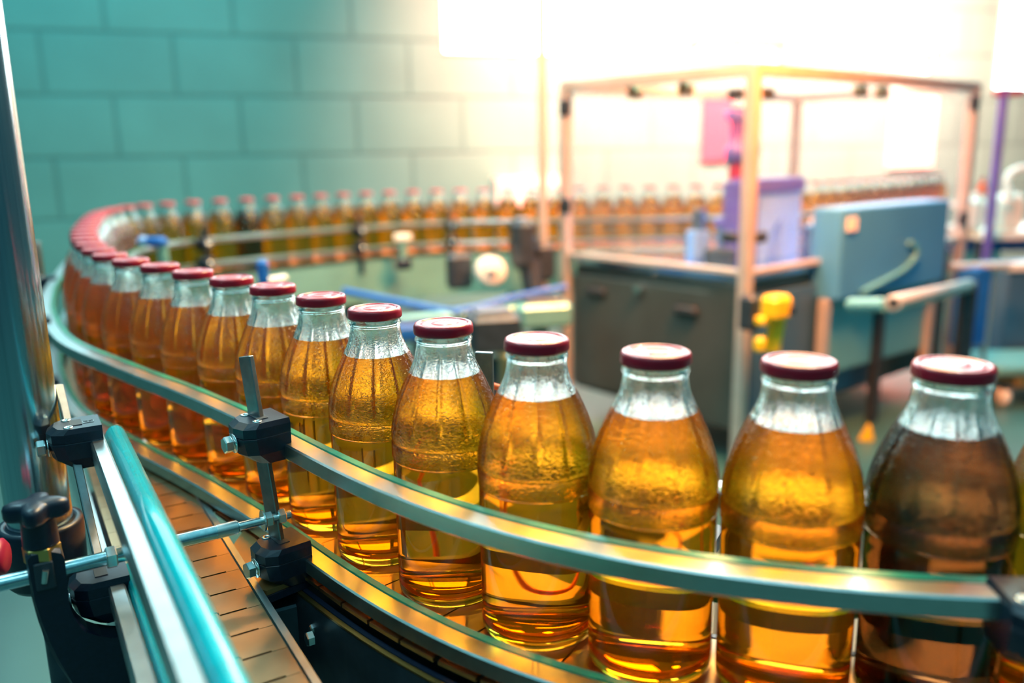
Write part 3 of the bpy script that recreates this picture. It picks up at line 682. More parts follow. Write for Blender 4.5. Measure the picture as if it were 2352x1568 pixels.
# --- inner side bars and clamps; near one stands behind bottles
q = at_depth(1112, 812, .70); s_ = BPATH.near((q.x, q.y)); p, nn, an = nrm_ang(BPATH, s_); cc = p - nn * .0760
zt = (at_depth(1112, 808, (Vector((cc.x, cc.y, .3)) - EYE).dot(_fw))).z
cb = at_depth(1112, 808, (Vector((cc.x, cc.y, .16)) - EYE).dot(_fw))
flat_bar((cb.x, cb.y, -.02), (cb.x, cb.y, cb.z), -.25, 'brown steel flat bar standing behind the near bottles, its top edge bright', w=.0150, t=.0045)
clamp((cb.x - .003, cb.y - .012, ZL + .030), an + math.pi, 'black clamp on the inner rail behind the near bottles', 'black rail clamps', False)
def rear_post(u, lab, top=.03):
    i = min(range(len(BPATH.s)), key=lambda j: abs(px(BPATH.p[j], .1) - u) + (1e4 if BPATH.p[j].y < 2.2 else 0)); s_ = BPATH.s[i]; p, nn, an = nrm_ang(BPATH, s_)
    cc = p - nn * .080
    clamp((cc.x, cc.y, ZU - .010), an + math.pi, 'blurred black clamp on the upper far rail, ' + lab, 'black rail clamps')
    clamp((cc.x, cc.y, ZL + .025), an + math.pi, 'blurred black clamp on the lower far rail, ' + lab, 'black rail clamps', False)
    flat_bar((cc.x - nn.x * .003, cc.y - nn.y * .003, -.05), (cc.x - nn.x * .003, cc.y - nn.y * .003, ZU + top), an, 'blurred upright bar of the far rails, ' + lab, w=.02, t=.008, m_=M['dark'])
rear_post(795, 'at the middle of the far row')
rear_post(1030, 'left of the thin pole')
rear_post(430, 'at the left end of the far row')
q = at_depth(925, 545, 2.70)
sen = empty('sensor', q, 'small pale sensor with black foot before the far row', 'sensor')
MB().box((0, 0, 0), (.055, .03, .022), None, .004).build('housing', M['white'], sen); MB().tube([(.0, 0, -.01), (.0, 0, -.075)], .012).build('stem', M['pale'], sen); MB().box((0, 0, -.085), (.05, .04, .035), None, .006).build('foot', M['black'], sen)

# --- chain frames
def side_plate(path, s0, s1, off, z0, z1, t, label, m_, name='side_plate', edge=None, cat='frame', group='side plates of the conveyor'):
    pts = path.seg(s0, s1, .02); mid = pts[len(pts) // 2][0]
    root = empty(name, (mid.x, mid.y, z1), label, cat, group)
    P_ = [((p.x - mid.x, p.y - mid.y), nn) for p, nn in pts]
    MB().sweep(P_, [(off - t / 2, z0 - z1), (off + t / 2, z0 - z1), (off + t / 2, 0), (off - t / 2, 0)]).build('plate', m_, root)
    if edge: MB().sweep(P_, [(off - t / 2 - .0004, -.0005), (off + t / 2 + .0004, -.0005), (off + t / 2 + .0004, .0012), (off - t / 2 - .0004, .0012)]).build('edge', edge, root)
    return root
sa0, sa1 = .10, PA.near((-.66, 1.30))
side_plate(PA, sa0, sa1, WCH / 2 + .006, -.11, -.0005, .004, 'left side plate of the straight chain', M['steel'])
side_plate(PA, sa0, PA.near(tuple(ce(.18, WCH / 2))), -WCH / 2 - .0045, -.11, -.0008, .005, 'right side plate of the straight chain, bright amber edge', M['rail_steel'])
sb1 = PB.near((-.205, .765))
side_plate(BPATH, .02, BPATH.near((-.172, .728)), .0790, -.16, -.0135, .003, 'curved dark side plate with brass-coloured rim under the lower curved rail', M['dark'], edge=M['brass'])
side_plate(PB, .05, PB.L - .02, .048, -.14, -.006, .004, 'far side plate under the near bottles', M['dark'])
side_plate(BPATH, .02, BPATH.near((-.172, .728)), .0745, -.026, -.012, .004, 'black wear rail beneath the curved chain', M['black'])
s_t, s_e = BPATH.near((-.978, 2.115)), BPATH.near((.26, 2.943))
side_plate(BPATH, BPATH.near((-.60, 1.21)), s_t, .064, -.13, -.012, .004, 'outer side plate round the left turn', M['dark'])
side_plate(BPATH, BPATH.near((-.60, 1.21)), s_t, -.064, -.13, -.012, .004, 'inner side plate round the left turn', M['pale'])
side_plate(BPATH, s_t, s_e, -.066, -.145, -.012, .004, 'pale steel side plate under the far row of bottles', M['pale'])
side_plate(BPATH, s_t, s_e, .064, -.145, -.012, .004, 'rear side plate behind the far row', M['pale'])
pp_ = BPATH.seg(.02, BPATH.near((-.34, .897)), .02); m0 = pp_[len(pp_) // 2][0]
pn = empty('dark_pan', (m0.x, m0.y, -.165), 'added dark pan below the curved chain', 'tray')
MB().sweep([((p.x - m0.x, p.y - m0.y), nn) for p, nn in pp_], [(-.058, 0), (.0760, 0), (.0760, .003), (-.055, .003), (-.055, .150), (-.058, .150)]).build('pan', M['dark'], pn)  # added to hide the lit floor, so the gap beside the slats stays dark
# bracket plate under the lower clamp
bp_ = [at_z(u, v, -.0015) for u, v in ((528, 1262), (598, 1352), (612, 1356), (722, 1312), (716, 1280), (640, 1215), (560, 1215))]
bp_ = [(q.x, q.y) for q in bp_]
if sum(bp_[i][0] * bp_[(i + 1) % 7][1] - bp_[(i + 1) % 7][0] * bp_[i][1] for i in range(7)) < 0: bp_ = bp_[::-1]
pr = empty('bracket_plate', (bp_[0][0], bp_[0][1], -.0018), 'rusty brown bracket plate with black rim under the lower clamp', 'bracket')
MB().prism([(x - bp_[0][0], y - bp_[0][1]) for x, y in bp_], -.004, 0).build('plate', M['brown_edge'], pr)
cxp = sum(x for x, y in bp_) / 7; cyp = sum(y for x, y in bp_) / 7
MB().prism([((x - cxp) * 1.035 + cxp - bp_[0][0], (y - cyp) * 1.035 + cyp - bp_[0][1]) for x, y in bp_], -.010, -.0042).build('rim', M['black'], pr)
hg = at_z(640, 1390, -.03)
mb = MB().box((0, 0, -.045), (.035, .03, .06), Rz(.5), .002); o_ = mb.build('hanger_block', M['dark'], loc=(hg.x, hg.y, hg.z + .02)); tag(o_, 'dark block beneath the bracket plate', 'block')
# bolts in the recess and the thin upright rod
fit_ = at_z(718, 1412, -.035)
rc = empty('adjuster_rod', fit_, 'thin upright steel rod with nuts in the dark recess beside the straight chain', 'rod')
MB().tube([local(rc, at_z(733, 1400, -.033)), local(rc, at_z(733, 1400, -.033)) + Vector((0, 0, -.15))], .0022, 14).build('shaft', M['zinc'], rc)
for u, v, r_n in ((708, 1412, .0058), (742, 1400, .0052), (712, 1466, .0058), (720, 1442, .0035)):
    mb = MB(); hexnut(mb, (0, 0, 0), (.858, .514, 0), r_n, .006); mb.build('nut', M['zinc'], rc, loc=local(rc, at_z(u, v, -.035)))
for u, v in ((868, 1548), (690, 1380)):
    mb = MB(); hexnut(mb, (0, 0, 0), (.7, -.7, .1), .005, .005); q = at_z(u, v, -.045); o_ = mb.build('bolt', M['zinc'], loc=q)
    tag(o_, 'small hexagon bolt on the curved dark plate' if u > 800 else 'hexagon bolt just under the bracket plate', 'bolt')
# added dark pan, keeps the recess below the straight chain dark
mb = MB().box((0, 0, 0), (.084, .9, .004), Rz(.54)); cq = ce(.15, WCH / 2); o_ = mb.build('dark_pan', M['dark'], loc=(cq.x, cq.y, -.135)); tag(o_, 'added dark pan below the straight chain', 'tray')

dk = BPATH.seg(sN, BPATH.near((-.108, .655)), .02); m0 = dk[len(dk) // 2][0]
dr_ = empty('reflector_plate', (m0.x, m0.y, -.07), 'added cream reflector plate behind the near bottles, glimpsed through the juice', 'deck')
MB().sweep([((p.x - m0.x, p.y - m0.y), nn) for p, nn in dk], [(-.30, -.004), (-.060, -.004), (-.060, 0), (-.30, 0)]).build('plate', M['cream'], dr_)  # added to brighten the juice from behind with warm bounced light
for s_, o_, d_, lab in ((.12, .15, (.05, .06, .09), 'left added dark block on the cream reflector behind the near bottles'), (.30, .13, (.035, .05, .13), 'middle added dark block on the cream reflector behind the near bottles'), (.43, .17, (.06, .05, .08), 'right added dark block on the cream reflector behind the near bottles')):
    p, nn = BPATH.seg(sN + .6 - s_ - .006, sN + .6 - s_ + .006, .006)[1]; q = p - nn * o_
    bx_ = empty('dark_block', (q.x, q.y, -.07), lab, 'box'); MB().box((0, 0, d_[2] / 2 + .001), d_, Rz(math.atan2(nn.y, nn.x)), .005).build('housing', M['dark'], bx_); MB().box((0, 0, d_[2] + .004), (d_[0] * .6, d_[1] * .6, .008), Rz(math.atan2(nn.y, nn.x)), .002).build('lid', M['black'], bx_)  # added dark blocks that put dark patches into the juice
# --- orange cable looping behind the near bottles
def curve3(P, r, name, m_, label, cat, n=10, group=None):
    P = [Vector(p) for p in P]; Q = [P[0] * 2 - P[1]] + P + [P[-1] * 2 - P[-2]]; out = []
    for i in range(1, len(Q) - 2):
        a, b_, c, d = Q[i - 1:i + 3]
        for k_ in range(n):
            t = k_ / n; out.append(.5 * ((2 * b_) + (c - a) * t + (2 * a - 5 * b_ + 4 * c - d) * t * t + (3 * b_ - a - 3 * c + d) * t ** 3))
    out.append(P[-1]); o = MB().tube(out, r, 12).build(name, m_); return tag(o, label, cat, group)
curve3([(-.03, .74, .12), (.02, .72, .10), (.05, .69, .03), (.03, .68, -.04), (-.02, .70, -.055), (-.05, .74, -.04), (-.02, .76, .05), (.04, .78, .10), (.08, .76, .02), (.09, .74, -.05), (.14, .72, -.06), (.22, .70, -.03), (.26, .68, .02)],
       .0028, 'orange_cable', M['orange_wire'], 'thin orange cable looping behind the near bottles', 'cable')

# ------------------------------------------------------------------ enclosure machine
FZ = -.56
C0 = at_depth(1712, 632, 2.30); ZT = C0.z; L0 = at_depth(1300, 588, 2.80); R0 = at_depth(2203, 560, 3.10)
ztop = at_depth(1712, 155, 2.30).z
L0.z = R0.z = C0.z = 0; D0 = L0 + R0 - C0
mc = empty('enclosed_machine', (C0.x, C0.y, FZ), 'large glass-enclosed machine with dark cabinet and aluminium frame behind the near bottles', 'machine')
def lm(p): return local(mc, p)
ux = (R0 - C0).normalized(); uy = (L0 - C0).normalized()
a_m = math.atan2(ux.y, ux.x); RM = Rz(a_m)
def post(p, w_, z0, z1): MB().box(lm((p.x, p.y, (z0 + z1) / 2)), (w_, w_, z1 - z0), RM, .004).build('post', M['frame'], mc)
for p, w_ in ((C0, .034), (L0, .034), (R0, .036), (D0, .034)): post(p, w_, FZ, ztop)
def beam(a, b_, z, h, t, nm='beam', m_=None): 
    d = b_ - a; MB().box(lm(((a.x + b_.x) / 2, (a.y + b_.y) / 2, z)), (d.length, t, h), Rz(math.atan2(d.y, d.x)), .003).build(nm, m_ or M['frame'], mc)
for a, b_ in ((C0, L0), (C0, R0), (L0, D0), (R0, D0)): beam(a, b_, ztop - .015, .034, .032)
for a, b_ in ((C0, L0), (C0, R0)): beam(a, b_, ZT + .006, .016, .026)
# cabinet below the table
zb = FZ + .10; ins = .012
cab = [C0 + ux * ins + uy * ins, R0 - ux * ins + uy * ins, D0 - ux * ins - uy * ins, L0 + ux * ins - uy * ins]
Lu = (R0 - C0).length; Lv = (L0 - C0).length; cc = (C0 + D0) / 2
MB().box(lm((cc.x, cc.y, (zb + ZT - .03) / 2)), (Lu - .03, Lv - .03, ZT - .03 - zb), RM, .004).build('cabinet', M['machine'], mc)
MB().box(lm((cc.x, cc.y, ZT - .012)), (Lu - .02, Lv - .02, .024), RM, .003).build('table_top', M['table_steel'], mc)
def on_left(s_, z, out=0): p = C0 + uy * s_ - ux * out; return lm((p.x, p.y, z))
def on_right(s_, z, out=0): p = C0 + ux * s_ - uy * out; return lm((p.x, p.y, z))
# doors of the cabinet with slot handles
RL = Rz(math.atan2(uy.y, uy.x)); 
dr = MB().box(on_left(Lv / 2, (zb + ZT) / 2 - .02, -.010), (Lv - .05, .012, ZT - zb - .08), RL, .003).build('door', M['machine'], mc)
for u, v in ((1368, 668), (1575, 712)):
    q = on_vplane(u, v, C0 - ux * .004, (uy.x, uy.y)); mb = MB(); mb.box((0, 0, 0), (.085, .018, .028), RL, .008); mb.build('slot_handle', M['dark_floor_thing'], dr, loc=lm(q))
q = on_vplane(1468, 663, C0 - ux * .004, (uy.x, uy.y)); mb = MB(); circle_disc(mb, (0, 0, 0), (ux.x, ux.y, 0), .013, .02); mb.build('lock', M['zinc'], dr, loc=lm(q))
MB().box(on_right(Lu * .28, (zb + ZT) / 2 - .02, .0), (Lu * .5, .012, ZT - zb - .08), RM, .003).build('side_panel', M['machine_blue'], mc)
# panes with light frames
def pane(a, b_, z0, z1, nm, inset):
    d = (b_ - a); L_ = d.length - inset * 2; c_ = (a + b_) / 2; R_ = Rz(math.atan2(d.y, d.x))
    g = MB().box(lm((c_.x, c_.y, (z0 + z1) / 2)), (L_, .004, z1 - z0), R_).build('glass_pane', M['pane'], mc)
    return g
pane(C0, L0, ZT + .02, ztop - .035, 'l', .03); pane(C0, R0, ZT + .02, ztop - .035, 'r', .03)
# hinges on the corner post
for zq in (at_depth(1712, 220, 2.3).z, at_depth(1712, 545, 2.3).z):
    for fn, R_ in ((on_left, RL), (on_right, RM)):
        MB().box(fn(.045, zq, .012), (.045, .016, .030), R_, .004).build('hinge', M['dark'], mc)
for fn, s_, R_, zq in ((on_left, Lv - .01, RL, at_depth(1300, 252, 2.8).z), (on_right, Lu - .02, RM, at_depth(2200, 242, 3.1).z), (on_left, Lv - .01, RL, at_depth(1300, 470, 2.8).z), (on_right, Lu - .02, RM, at_depth(2195, 500, 3.1).z)):
    MB().box(fn(s_, zq, .014), (.05, .016, .05), R_, .006).build('latch', M['dark'], mc)
# feet
for p in (C0, L0, R0, D0): MB().lathe([(0, FZ), (.03, FZ), (.03, FZ + .012), (.012, FZ + .02), (.012, FZ + .09), (0, FZ + .09)], 20, c=lm((p.x, p.y, 0))).build('foot', M['dark'], mc)
# small lamps and cables under the top beams
for fn, s_ in ((on_left, Lv * .62), (on_left, Lv * .35), (on_right, Lu * .45), (on_right, Lu * .55)):
    MB().box(fn(s_, ztop - .05, -.03), (.05, .03, .035), RM, .006).build('ceiling_fitting', M['brown_edge'], mc)

# --- things on the machine table
def onT(u, v, dz=0): q = at_z(u, v, ZT + dz); return q
ZTT = ZT
t1 = onT(1620, 596); vb = empty('valve_block', (t1.x, t1.y, ZTT), 'blurred steel pneumatic block standing on the left of the machine table', 'machine part')
MB().box((-.02, .02, .045), (.06, .05, .09), Rz(.3), .005).build('block', M['light_blue'], vb); MB().tube([(-.02, .02, .09), (-.02, .02, .155)], .022, 24).build('cylinder', M['table_steel'], vb)
MB().tube([(.05, .0, 0), (.05, .0, .10)], .018, 20).build('column', M['table_steel'], vb); MB().lathe([(0, .10), (.026, .10), (.028, .115), (.02, .13), (0, .132)], 24, c=(.05, 0, 0)).build('ball_head', M['purple'], vb); MB().box((.04, -.04, .02), (.10, .05, .04), Rz(-.3), .004).build('base', M['dark'], vb)
t2 = onT(1820, 600); t2 = t2 + ux * .04 + uy * .12
lb = empty('labelling_unit', (t2.x, t2.y, ZTT), 'pale blue unit with arched opening and violet carriage inside the glass machine', 'machine part')
arch = [(-.10, 0), (-.045, 0), (-.025, .09), (.02, .13), (.035, 0), (.12, 0), (.12, .20), (-.10, .20)]
MB().prism(arch, -.04, .04, tf=lambda q: RM @ Vector((q.x, q.z, q.y))).build('arched_housing', M['light_blue'], lb)
MB().box(RM @ Vector((.0, 0, .225)), (.26, .10, .045), RM, .006).build('carriage', M['purple'], lb)
MB().box(RM @ Vector((-.14, 0, .12)), (.06, .09, .24), RM, .006).build('side_column', M['purple'], lb)
MB().tube([(-.10, .02, .24), (-.10, .02, .46)], .022, 24).build('spindle', M['red'], lb)
MB().lathe([(0, .30), (.035, .30), (.035, .34), (.022, .35), (.022, .42), (.04, .43), (.04, .45), (0, .45)], 28, c=(-.10, .02, 0)).build('spindle_head', M['purple'], lb)
MB().tube([(-.06, -.02, .24), (-.05, -.04, .33), (-.06, -.03, .40)], .009, 12).build('hose', M['purple'], lb)
t3 = onT(1920, 600) + uy * .05; o_ = empty('steel_block', (t3.x, t3.y, ZTT), 'bright steel block right of the pale blue unit on the machine table', 'machine part')
MB().box((0, 0, .055), (.11, .08, .11), RM, .006).build('block', M['table_steel'], o_); MB().box((0, 0, .12), (.07, .05, .02), RM, .003).build('lid', M['white'], o_)
# --- maroon sheet on the back wall behind the machine and a pale notice
def wall_sheet(u0, u1, v0, v1, m_, name, label, cat, t=.01):
    a = on_wall(u0, (v0 + v1) / 2); b_ = on_wall(u1, (v0 + v1) / 2); z1_ = on_wall((u0 + u1) / 2, v0).z; z0_ = on_wall((u0 + u1) / 2, v1).z; c_ = (a + b_) / 2; nrm = Vector((WD.y, -WD.x, 0)) * (t / 2 + .002)
    o = MB().box((0, 0, 0), ((b_ - a).length, t, z1_ - z0_), Rz(wall_ang), .002).build(name, m_, loc=(c_.x + nrm.x, c_.y + nrm.y, (z0_ + z1_) / 2)); return tag(o, label, cat)
wall_sheet(1610, 1675, 215, 370, M['maroon'], 'notice_board', 'blurred reddish board on the wall left of the machine corner post', 'board', .03)
wall_sheet(2040, 2140, 222, 385, M['white'], 'notice_board', 'pale notice board on the wall seen through the right pane', 'board', .03)
wall_sheet(1128, 1290, 405, 470, M['white'], 'wall_cabinet', 'white cabinet low on the wall beside the thin pole', 'cabinet', .12)

# --- control box and tube before the right pane
q = at_depth(1712, 784, 2.3)
d_cb = 2.42
A = at_depth(1937, 480, d_cb); B = at_depth(2184, 462, d_cb + .36); zc1 = A.z; zc0 = at_depth(1940, 700, d_cb).z
T_ = Vector((B.x - A.x, B.y - A.y, 0)); Lc = T_.length; T_.normalize(); Nn = Vector((-T_.y, T_.x, 0)); Rc = Rz(math.atan2(T_.y, T_.x))
cbx = empty('control_cabinet', (A.x, A.y, FZ), 'blue-grey sheet metal control cabinet at the right side of the glass machine', 'cabinet')
mid = Vector((A.x + B.x, A.y + B.y, 0)) / 2 + Nn * .05
def lc(p): return local(cbx, p)
MB().box(lc((mid.x, mid.y, (zc0 + zc1) / 2)), (Lc, .10, zc1 - zc0), Rc, .006).build('door', M['box_blue'], cbx)
fp = Vector((A.x, A.y, 0)) + T_ * .045 - Nn * .004
MB().box(lc((fp.x, fp.y, zc1 - .045)), (.045, .006, .04), Rc).build('sticker', M['white'], cbx)
pts_ = [(.62, .42), (.64, .36), (.60, .28), (.50, .22), (.34, .17), (.20, .10)]
MB().tube([lc((A.x + T_.x * Lc * a - Nn.x * .012, A.y + T_.y * Lc * a - Nn.y * .012, zc0 + (zc1 - zc0) * b_ * 1.1)) for a, b_ in [(.58, .50), (.64, .46), (.66, .38), (.62, .28), (.52, .20), (.36, .13), (.18, .06)]], .008, 14).build('hose', M['box_teal'], cbx)
for a0_, a1_, m_ in ((0.03, .46, M['box_teal']), (.54, .98, M['box_teal'])):
    ma = Vector((A.x, A.y, 0)) + T_ * Lc * (a0_ + a1_) / 2 + Nn * .06; zl = at_depth(1990, 885, 2.5).z
    MB().box(lc((ma.x, ma.y, (zl + zc0) / 2)), (Lc * (a1_ - a0_), .03, zc0 - zl - .02), Rc, .004).build('lower_panel', m_, cbx)
for a0_ in (0, .50, 1.0):
    ma = Vector((A.x, A.y, 0)) + T_ * Lc * a0_ + Nn * .04; MB().box(lc((ma.x, ma.y, (FZ + zc0) / 2)), (.03, .03, zc0 - FZ), Rc, .003).build('leg', M['dark'] if a0_ == .5 else M['frame'], cbx)
ta = at_depth(2052, 697, 2.05); tb_ = at_depth(2225, 655, 2.75)
tu = empty('hollow_tube', ta, 'pale hollow tube with dark open end pointing at the camera before the control cabinet', 'tube'); d = (tb_ - ta)
MB().lathe([(.013, 0), (.020, 0), (.021, .002), (.021, d.length), (.013, d.length), (.013, 0)], 32, axis=d).build('pipe', M['frame'], tu); circle_disc(MB(), d.normalized() * .004, d, .0132, .004).build('bore_shade', M['dark_floor_thing'], tu)  # dark disc stands in for the shade inside the pipe
q = at_depth(1955, 700, 2.20); q2 = at_depth(2050, 700, 2.06)
o_ = MB().tube([q, q2 + (q - q2).normalized() * .022], .018, 20).build('joint_pipe', M['box_teal']); tag(o_, 'teal pipe joining the hollow tube to the cabinet', 'pipe')
o_ = MB().box((0, 0, 0), (.04, .04, tb_.z - FZ + .02)).build('tube_stand', M['dark'], loc=(tb_.x, tb_.y, (tb_.z + FZ) / 2)); tag(o_, 'dark stand carrying the far end of the hollow tube', 'stand')

# --- yellow device on the corner post
yq = at_depth(1765, 705, 2.22)
yd = empty('yellow_device', yq, 'yellow plastic device with boxy head and hanging arm on the machine corner', 'device')
MB().box((.02, .0, .0), (.075, .055, .062), Rz(.55), .010).build('head', M['yellow'], yd)
MB().box((.055, -.025, -.005), (.022, .006, .022), Rz(.55), .003).build('window', M['black'], yd)
MB().prism([(.015, -.03), (.058, -.03), (.040, -.125), (.010, -.125)], -.012, .012, tf=lambda v: Rz(.55) @ Vector((v.x, v.z, v.y))).build('arm', M['yellow'], yd)
MB().box((-.012, -.005, -.034), (.045, .03, .022), Rz(.55), .005).build('bridge', M['yellow'], yd)
MB().box((-.018, -.005, -.098), (.034, .03, .040), Rz(.55), .008).build('lower_pad', M['yellow'], yd)
MB().box((-.045, .02, -.02), (.03, .05, .09), Rz(.55), .005).build('mount', M['dark'], yd)
q = at_z(1990, 1010, FZ + .001); o_ = empty('floor_sign', q, 'small yellow wedge on the floor right of the machine', 'marker'); MB().prism([(-.02, 0), (.02, 0), (.006, .05)], -.01, .01, tf=lambda v: Vector((v.x, v.z, v.y))).build('wedge', M['yellow'], o_)

# --- thin pole before the far row
pq = at_depth(1246, 300, 2.62)
pl_ = empty('thin_pole', (pq.x, pq.y, FZ), 'thin upright pole before the far row, left of the glass machine', 'pole')
MB().tube([(0, 0, 0), (0, 0, 1.62 - FZ)], .0145, 20).build('shaft', M['frame'], pl_)
MB().box((0, 0, -.02 - FZ), (.07, .06, .12), Rz(.3), .015).build('clamp', M['dark'], pl_)
MB().box((-.06, .02, .04 - FZ), (.10, .06, .06), Rz(.3), .02).build('arm', M['dark'], pl_)
MB().lathe([(0, 0), (.06, 0), (.055, .01), (0, .012)], 24).build('foot', M['dark'], pl_)
q = at_depth(1200, 560, 2.66); gb = empty('gear_motor', q, 'dark gear motor under the far row left of the thin pole', 'motor')
MB().box((0, .0, .0), (.07, .10, .16), Rz(.2), .02).build('gearbox', M['dark'], gb); MB().tube([(.02, 0, -.05), (.04, -.02, -.18)], .035, 24).build('motor_body', M['dark'], gb)
q = at_depth(1125, 622, 2.62); o_ = empty('white_drum', q, 'pale round drum under the far row of bottles', 'drum'); MB().lathe([(0, -.03), (.040, -.03), (.046, -.022), (.046, .03), (.03, .036), (0, .036)], 32, axis=(.2, -1, .1)).build('drum', M['white'], o_); MB().lathe([(0, .036), (.016, .036), (.016, .045), (0, .045)], 20, axis=(.2, -1, .1)).build('hub', M['frame'], o_)
# black motor below the far rail
q = at_depth(1055, 622, 2.66); o_ = MB().box((0, 0, 0), (.08, .05, .11), Rz(.4), .012).build('junction_box', M['dark'], loc=q); tag(o_, 'dark junction box on the pale far side plate', 'box')
# supports of the far conveyor
for u in (800, 560, 1180):
    i = min(range(len(BPATH.s)), key=lambda j: abs(px(BPATH.p[j], -.1) - u) + (1e4 if BPATH.p[j].y < 2.2 else 0)); p, nn, an = nrm_ang(BPATH, BPATH.s[i]); c_ = p - nn * .02
    lg = empty('conveyor_leg', (c_.x, c_.y, FZ), 'dark leg of the far conveyor, %s' % {800: 'under its middle', 560: 'under its left half', 1180: 'next to the thin pole'}[u], 'leg', 'legs of the far conveyor')
    MB().box((0, 0, (-.14 - FZ) / 2), (.06, .05, -.14 - FZ), Rz(an), .005).build('upright', M['dark'], lg); MB().box((0, 0, .01), (.12, .12, .02), Rz(an), .004).build('base', M['steel'], lg)
c_a, c_b = at_z(640, 735, -.42), at_z(1290, 735, -.42)
A1 = at_depth(620, 775, 2.25); B1 = at_depth(1290, 700, 2.55)
fr = empty('floor_frame', A1, 'low pale steel floor frame between the far conveyor and the near bottles', 'frame')
MB().tube([(0, 0, 0), B1 - A1], .020, 16).build('rail_tube', M['pale'], fr); MB().tube([Vector((0, .18, -.08)), B1 - A1 + Vector((0, .18, -.08))], .018, 16).build('rail_tube', M['pale'], fr)
for t in (.1, .5, .9): v_ = (B1 - A1) * t; MB().tube([v_, (v_.x, v_.y, FZ - A1.z)], .014, 12).build('leg', M['frame'], fr); MB().tube([v_, v_ + Vector((0, .18, -.08))], .012, 12).build('cross_tube', M['pale'], fr)
for u, v, d_, s_, m_, nm, lab in ((1130, 760, 2.3, (.14, .12, .10), 'dark', 'motor_box', 'dark motor box on the floor frame behind the near bottles'), (1245, 720, 2.5, (.16, .1, .07), 'pale', 'pale_box', 'pale box on the floor frame beside the grey cabinet'), (960, 755, 2.4, (.2, .1, .05), 'blue', 'blue_crate', 'low blue crate behind the near bottles'), (1190, 850, 2.72, (.12, .12, .14), 'brown_edge', 'brown_box', 'brownish box low beside the grey cabinet')):
    q = at_depth(u, v, d_); o_ = empty(nm, q, lab, 'box'); MB().box((0, 0, 0), s_, Rz(.25), .012).build('body', M[m_], o_); MB().box((0, 0, s_[2] / 2 + .006), (s_[0] * .7, s_[1] * .7, .012), Rz(.25), .004).build('lid', M['dark'], o_); MB().box((0, 0, (FZ - q.z - s_[2] / 2) / 2 - s_[2] / 4), (.03, .03, abs(FZ - q.z) - s_[2] / 2), Rz(.25)).build('stand', M['dark'], o_)
curve3([at_depth(790, 668, 2.55), at_depth(860, 682, 2.5), at_depth(950, 700, 2.45), at_depth(1030, 715, 2.42), at_depth(1060, 716, 2.42)], .011, 'blue_hose', M['blue'], 'left blue hose sagging under the far conveyor', 'hose', group='blue hoses')
curve3([at_depth(1040, 716, 2.42), at_depth(1100, 706, 2.45), at_depth(1180, 684, 2.5), at_depth(1300, 660, 2.55)], .011, 'blue_hose', M['blue'], 'right blue hose rising to the glass machine', 'hose', group='blue hoses')
# blue lever on a pale post inside the turn
q = at_depth(372, 555, 1.75); bl = empty('blue_lever', q, 'blue clamping lever on a short pale post inside the left turn', 'lever')
MB().box((-.012, 0, 0), (.05, .022, .020), Rz(-.3), .006).build('lever', M['blue'], bl); MB().box((-.042, .006, .002), (.022, .018, .018), Rz(-.3), .005).build('tip', M['light_blue'], bl)
MB().tube([(.0, 0, -.01), (.0, 0, -.22)], .0105, 16).build('post', M['pale'], bl)
q = at_depth(604, 625, 1.7); o_ = empty('blue_bracket', q, 'dark blue bracket behind the caps left of the middle', 'bracket'); MB().box((0, 0, 0), (.022, .03, .05), Rz(.3), .006).build('plate', M['blue'], o_); MB().tube([(0, 0, -.02), (.03, .05, -.02)], .008).build('pin', M['white'], o_); MB().tube([(0, 0, -.02), (0, 0, -.2)], .008).build('post', M['dark'], o_)

# ------------------------------------------------------------------ right background
tz = at_depth(2270, 535, 3.7).z
ta_ = at_depth(2190, 540, 3.7); wt = empty('work_table', (ta_.x + .42, ta_.y + .1, FZ), 'white work table at the right edge behind the glass machine', 'table')
MB().box((0, 0, tz - FZ), (.80, .45, .035), Rz(.1), .006).build('table_top', M['white'], wt)
for x, y in ((-.34, -.18), (.34, -.18), (-.34, .18), (.34, .18)): MB().box((x, y, (tz - FZ - .02) / 2), (.035, .035, tz - FZ - .02), Rz(.1), .003).build('leg', M['dark'], wt)
MB().box((0, .1, tz - FZ - .06), (.7, .05, .08), Rz(.1), .003).build('apron', M['blue'], wt)
def jug(u, w_, h_, m_, lab):
    q = at_depth(u, 505, 3.62); q.z = tz + .018
    r = empty('jug', q, lab, 'jug', 'jugs on the white work table'); MB().box((0, 0, h_ / 2), (w_, w_ * .7, h_), Rz(.2), .02).build('body', M[m_], r); MB().lathe([(0, h_), (.016, h_), (.016, h_ + .02), (0, h_ + .02)], 16).build('lid', M['white'], r)
jug(2236, .095, .14, 'white', 'cream jug, left one on the white work table'); jug(2312, .12, .155, 'white', 'bright white jug nearest the right edge on the white table')
def smallb(u, v, m_, lab):
    q = at_depth(u, v, 4.25); r = empty('flask', (q.x, q.y, q.z - .03), lab, 'flask'); MB().lathe([(0, 0), (.02, 0), (.021, .03), (.012, .05), (.010, .065), (0, .066)], 16).build('body', M[m_], r); MB().lathe([(0, .062), (.012, .062), (.012, .078), (0, .078)], 16).build('lid', M['red'], r)
smallb(2216, 425, 'red', 'small dark red flask behind the white table'); smallb(2256, 432, 'orange_wire', 'small orange flask behind the white table')
q = at_depth(2236, 465, 4.25); o_ = empty('wall_shelf', q, 'pale shelf unit behind the white table, carrying two small flasks', 'shelf'); MB().box((.05, .03, -.012), (.3, .12, .024), None, .004).build('board', M['white'], o_); MB().box((.05, .03, (FZ - q.z) / 2 - .012), (.26, .02, abs(FZ - q.z) - .024)).build('panel', M['pale'], o_)
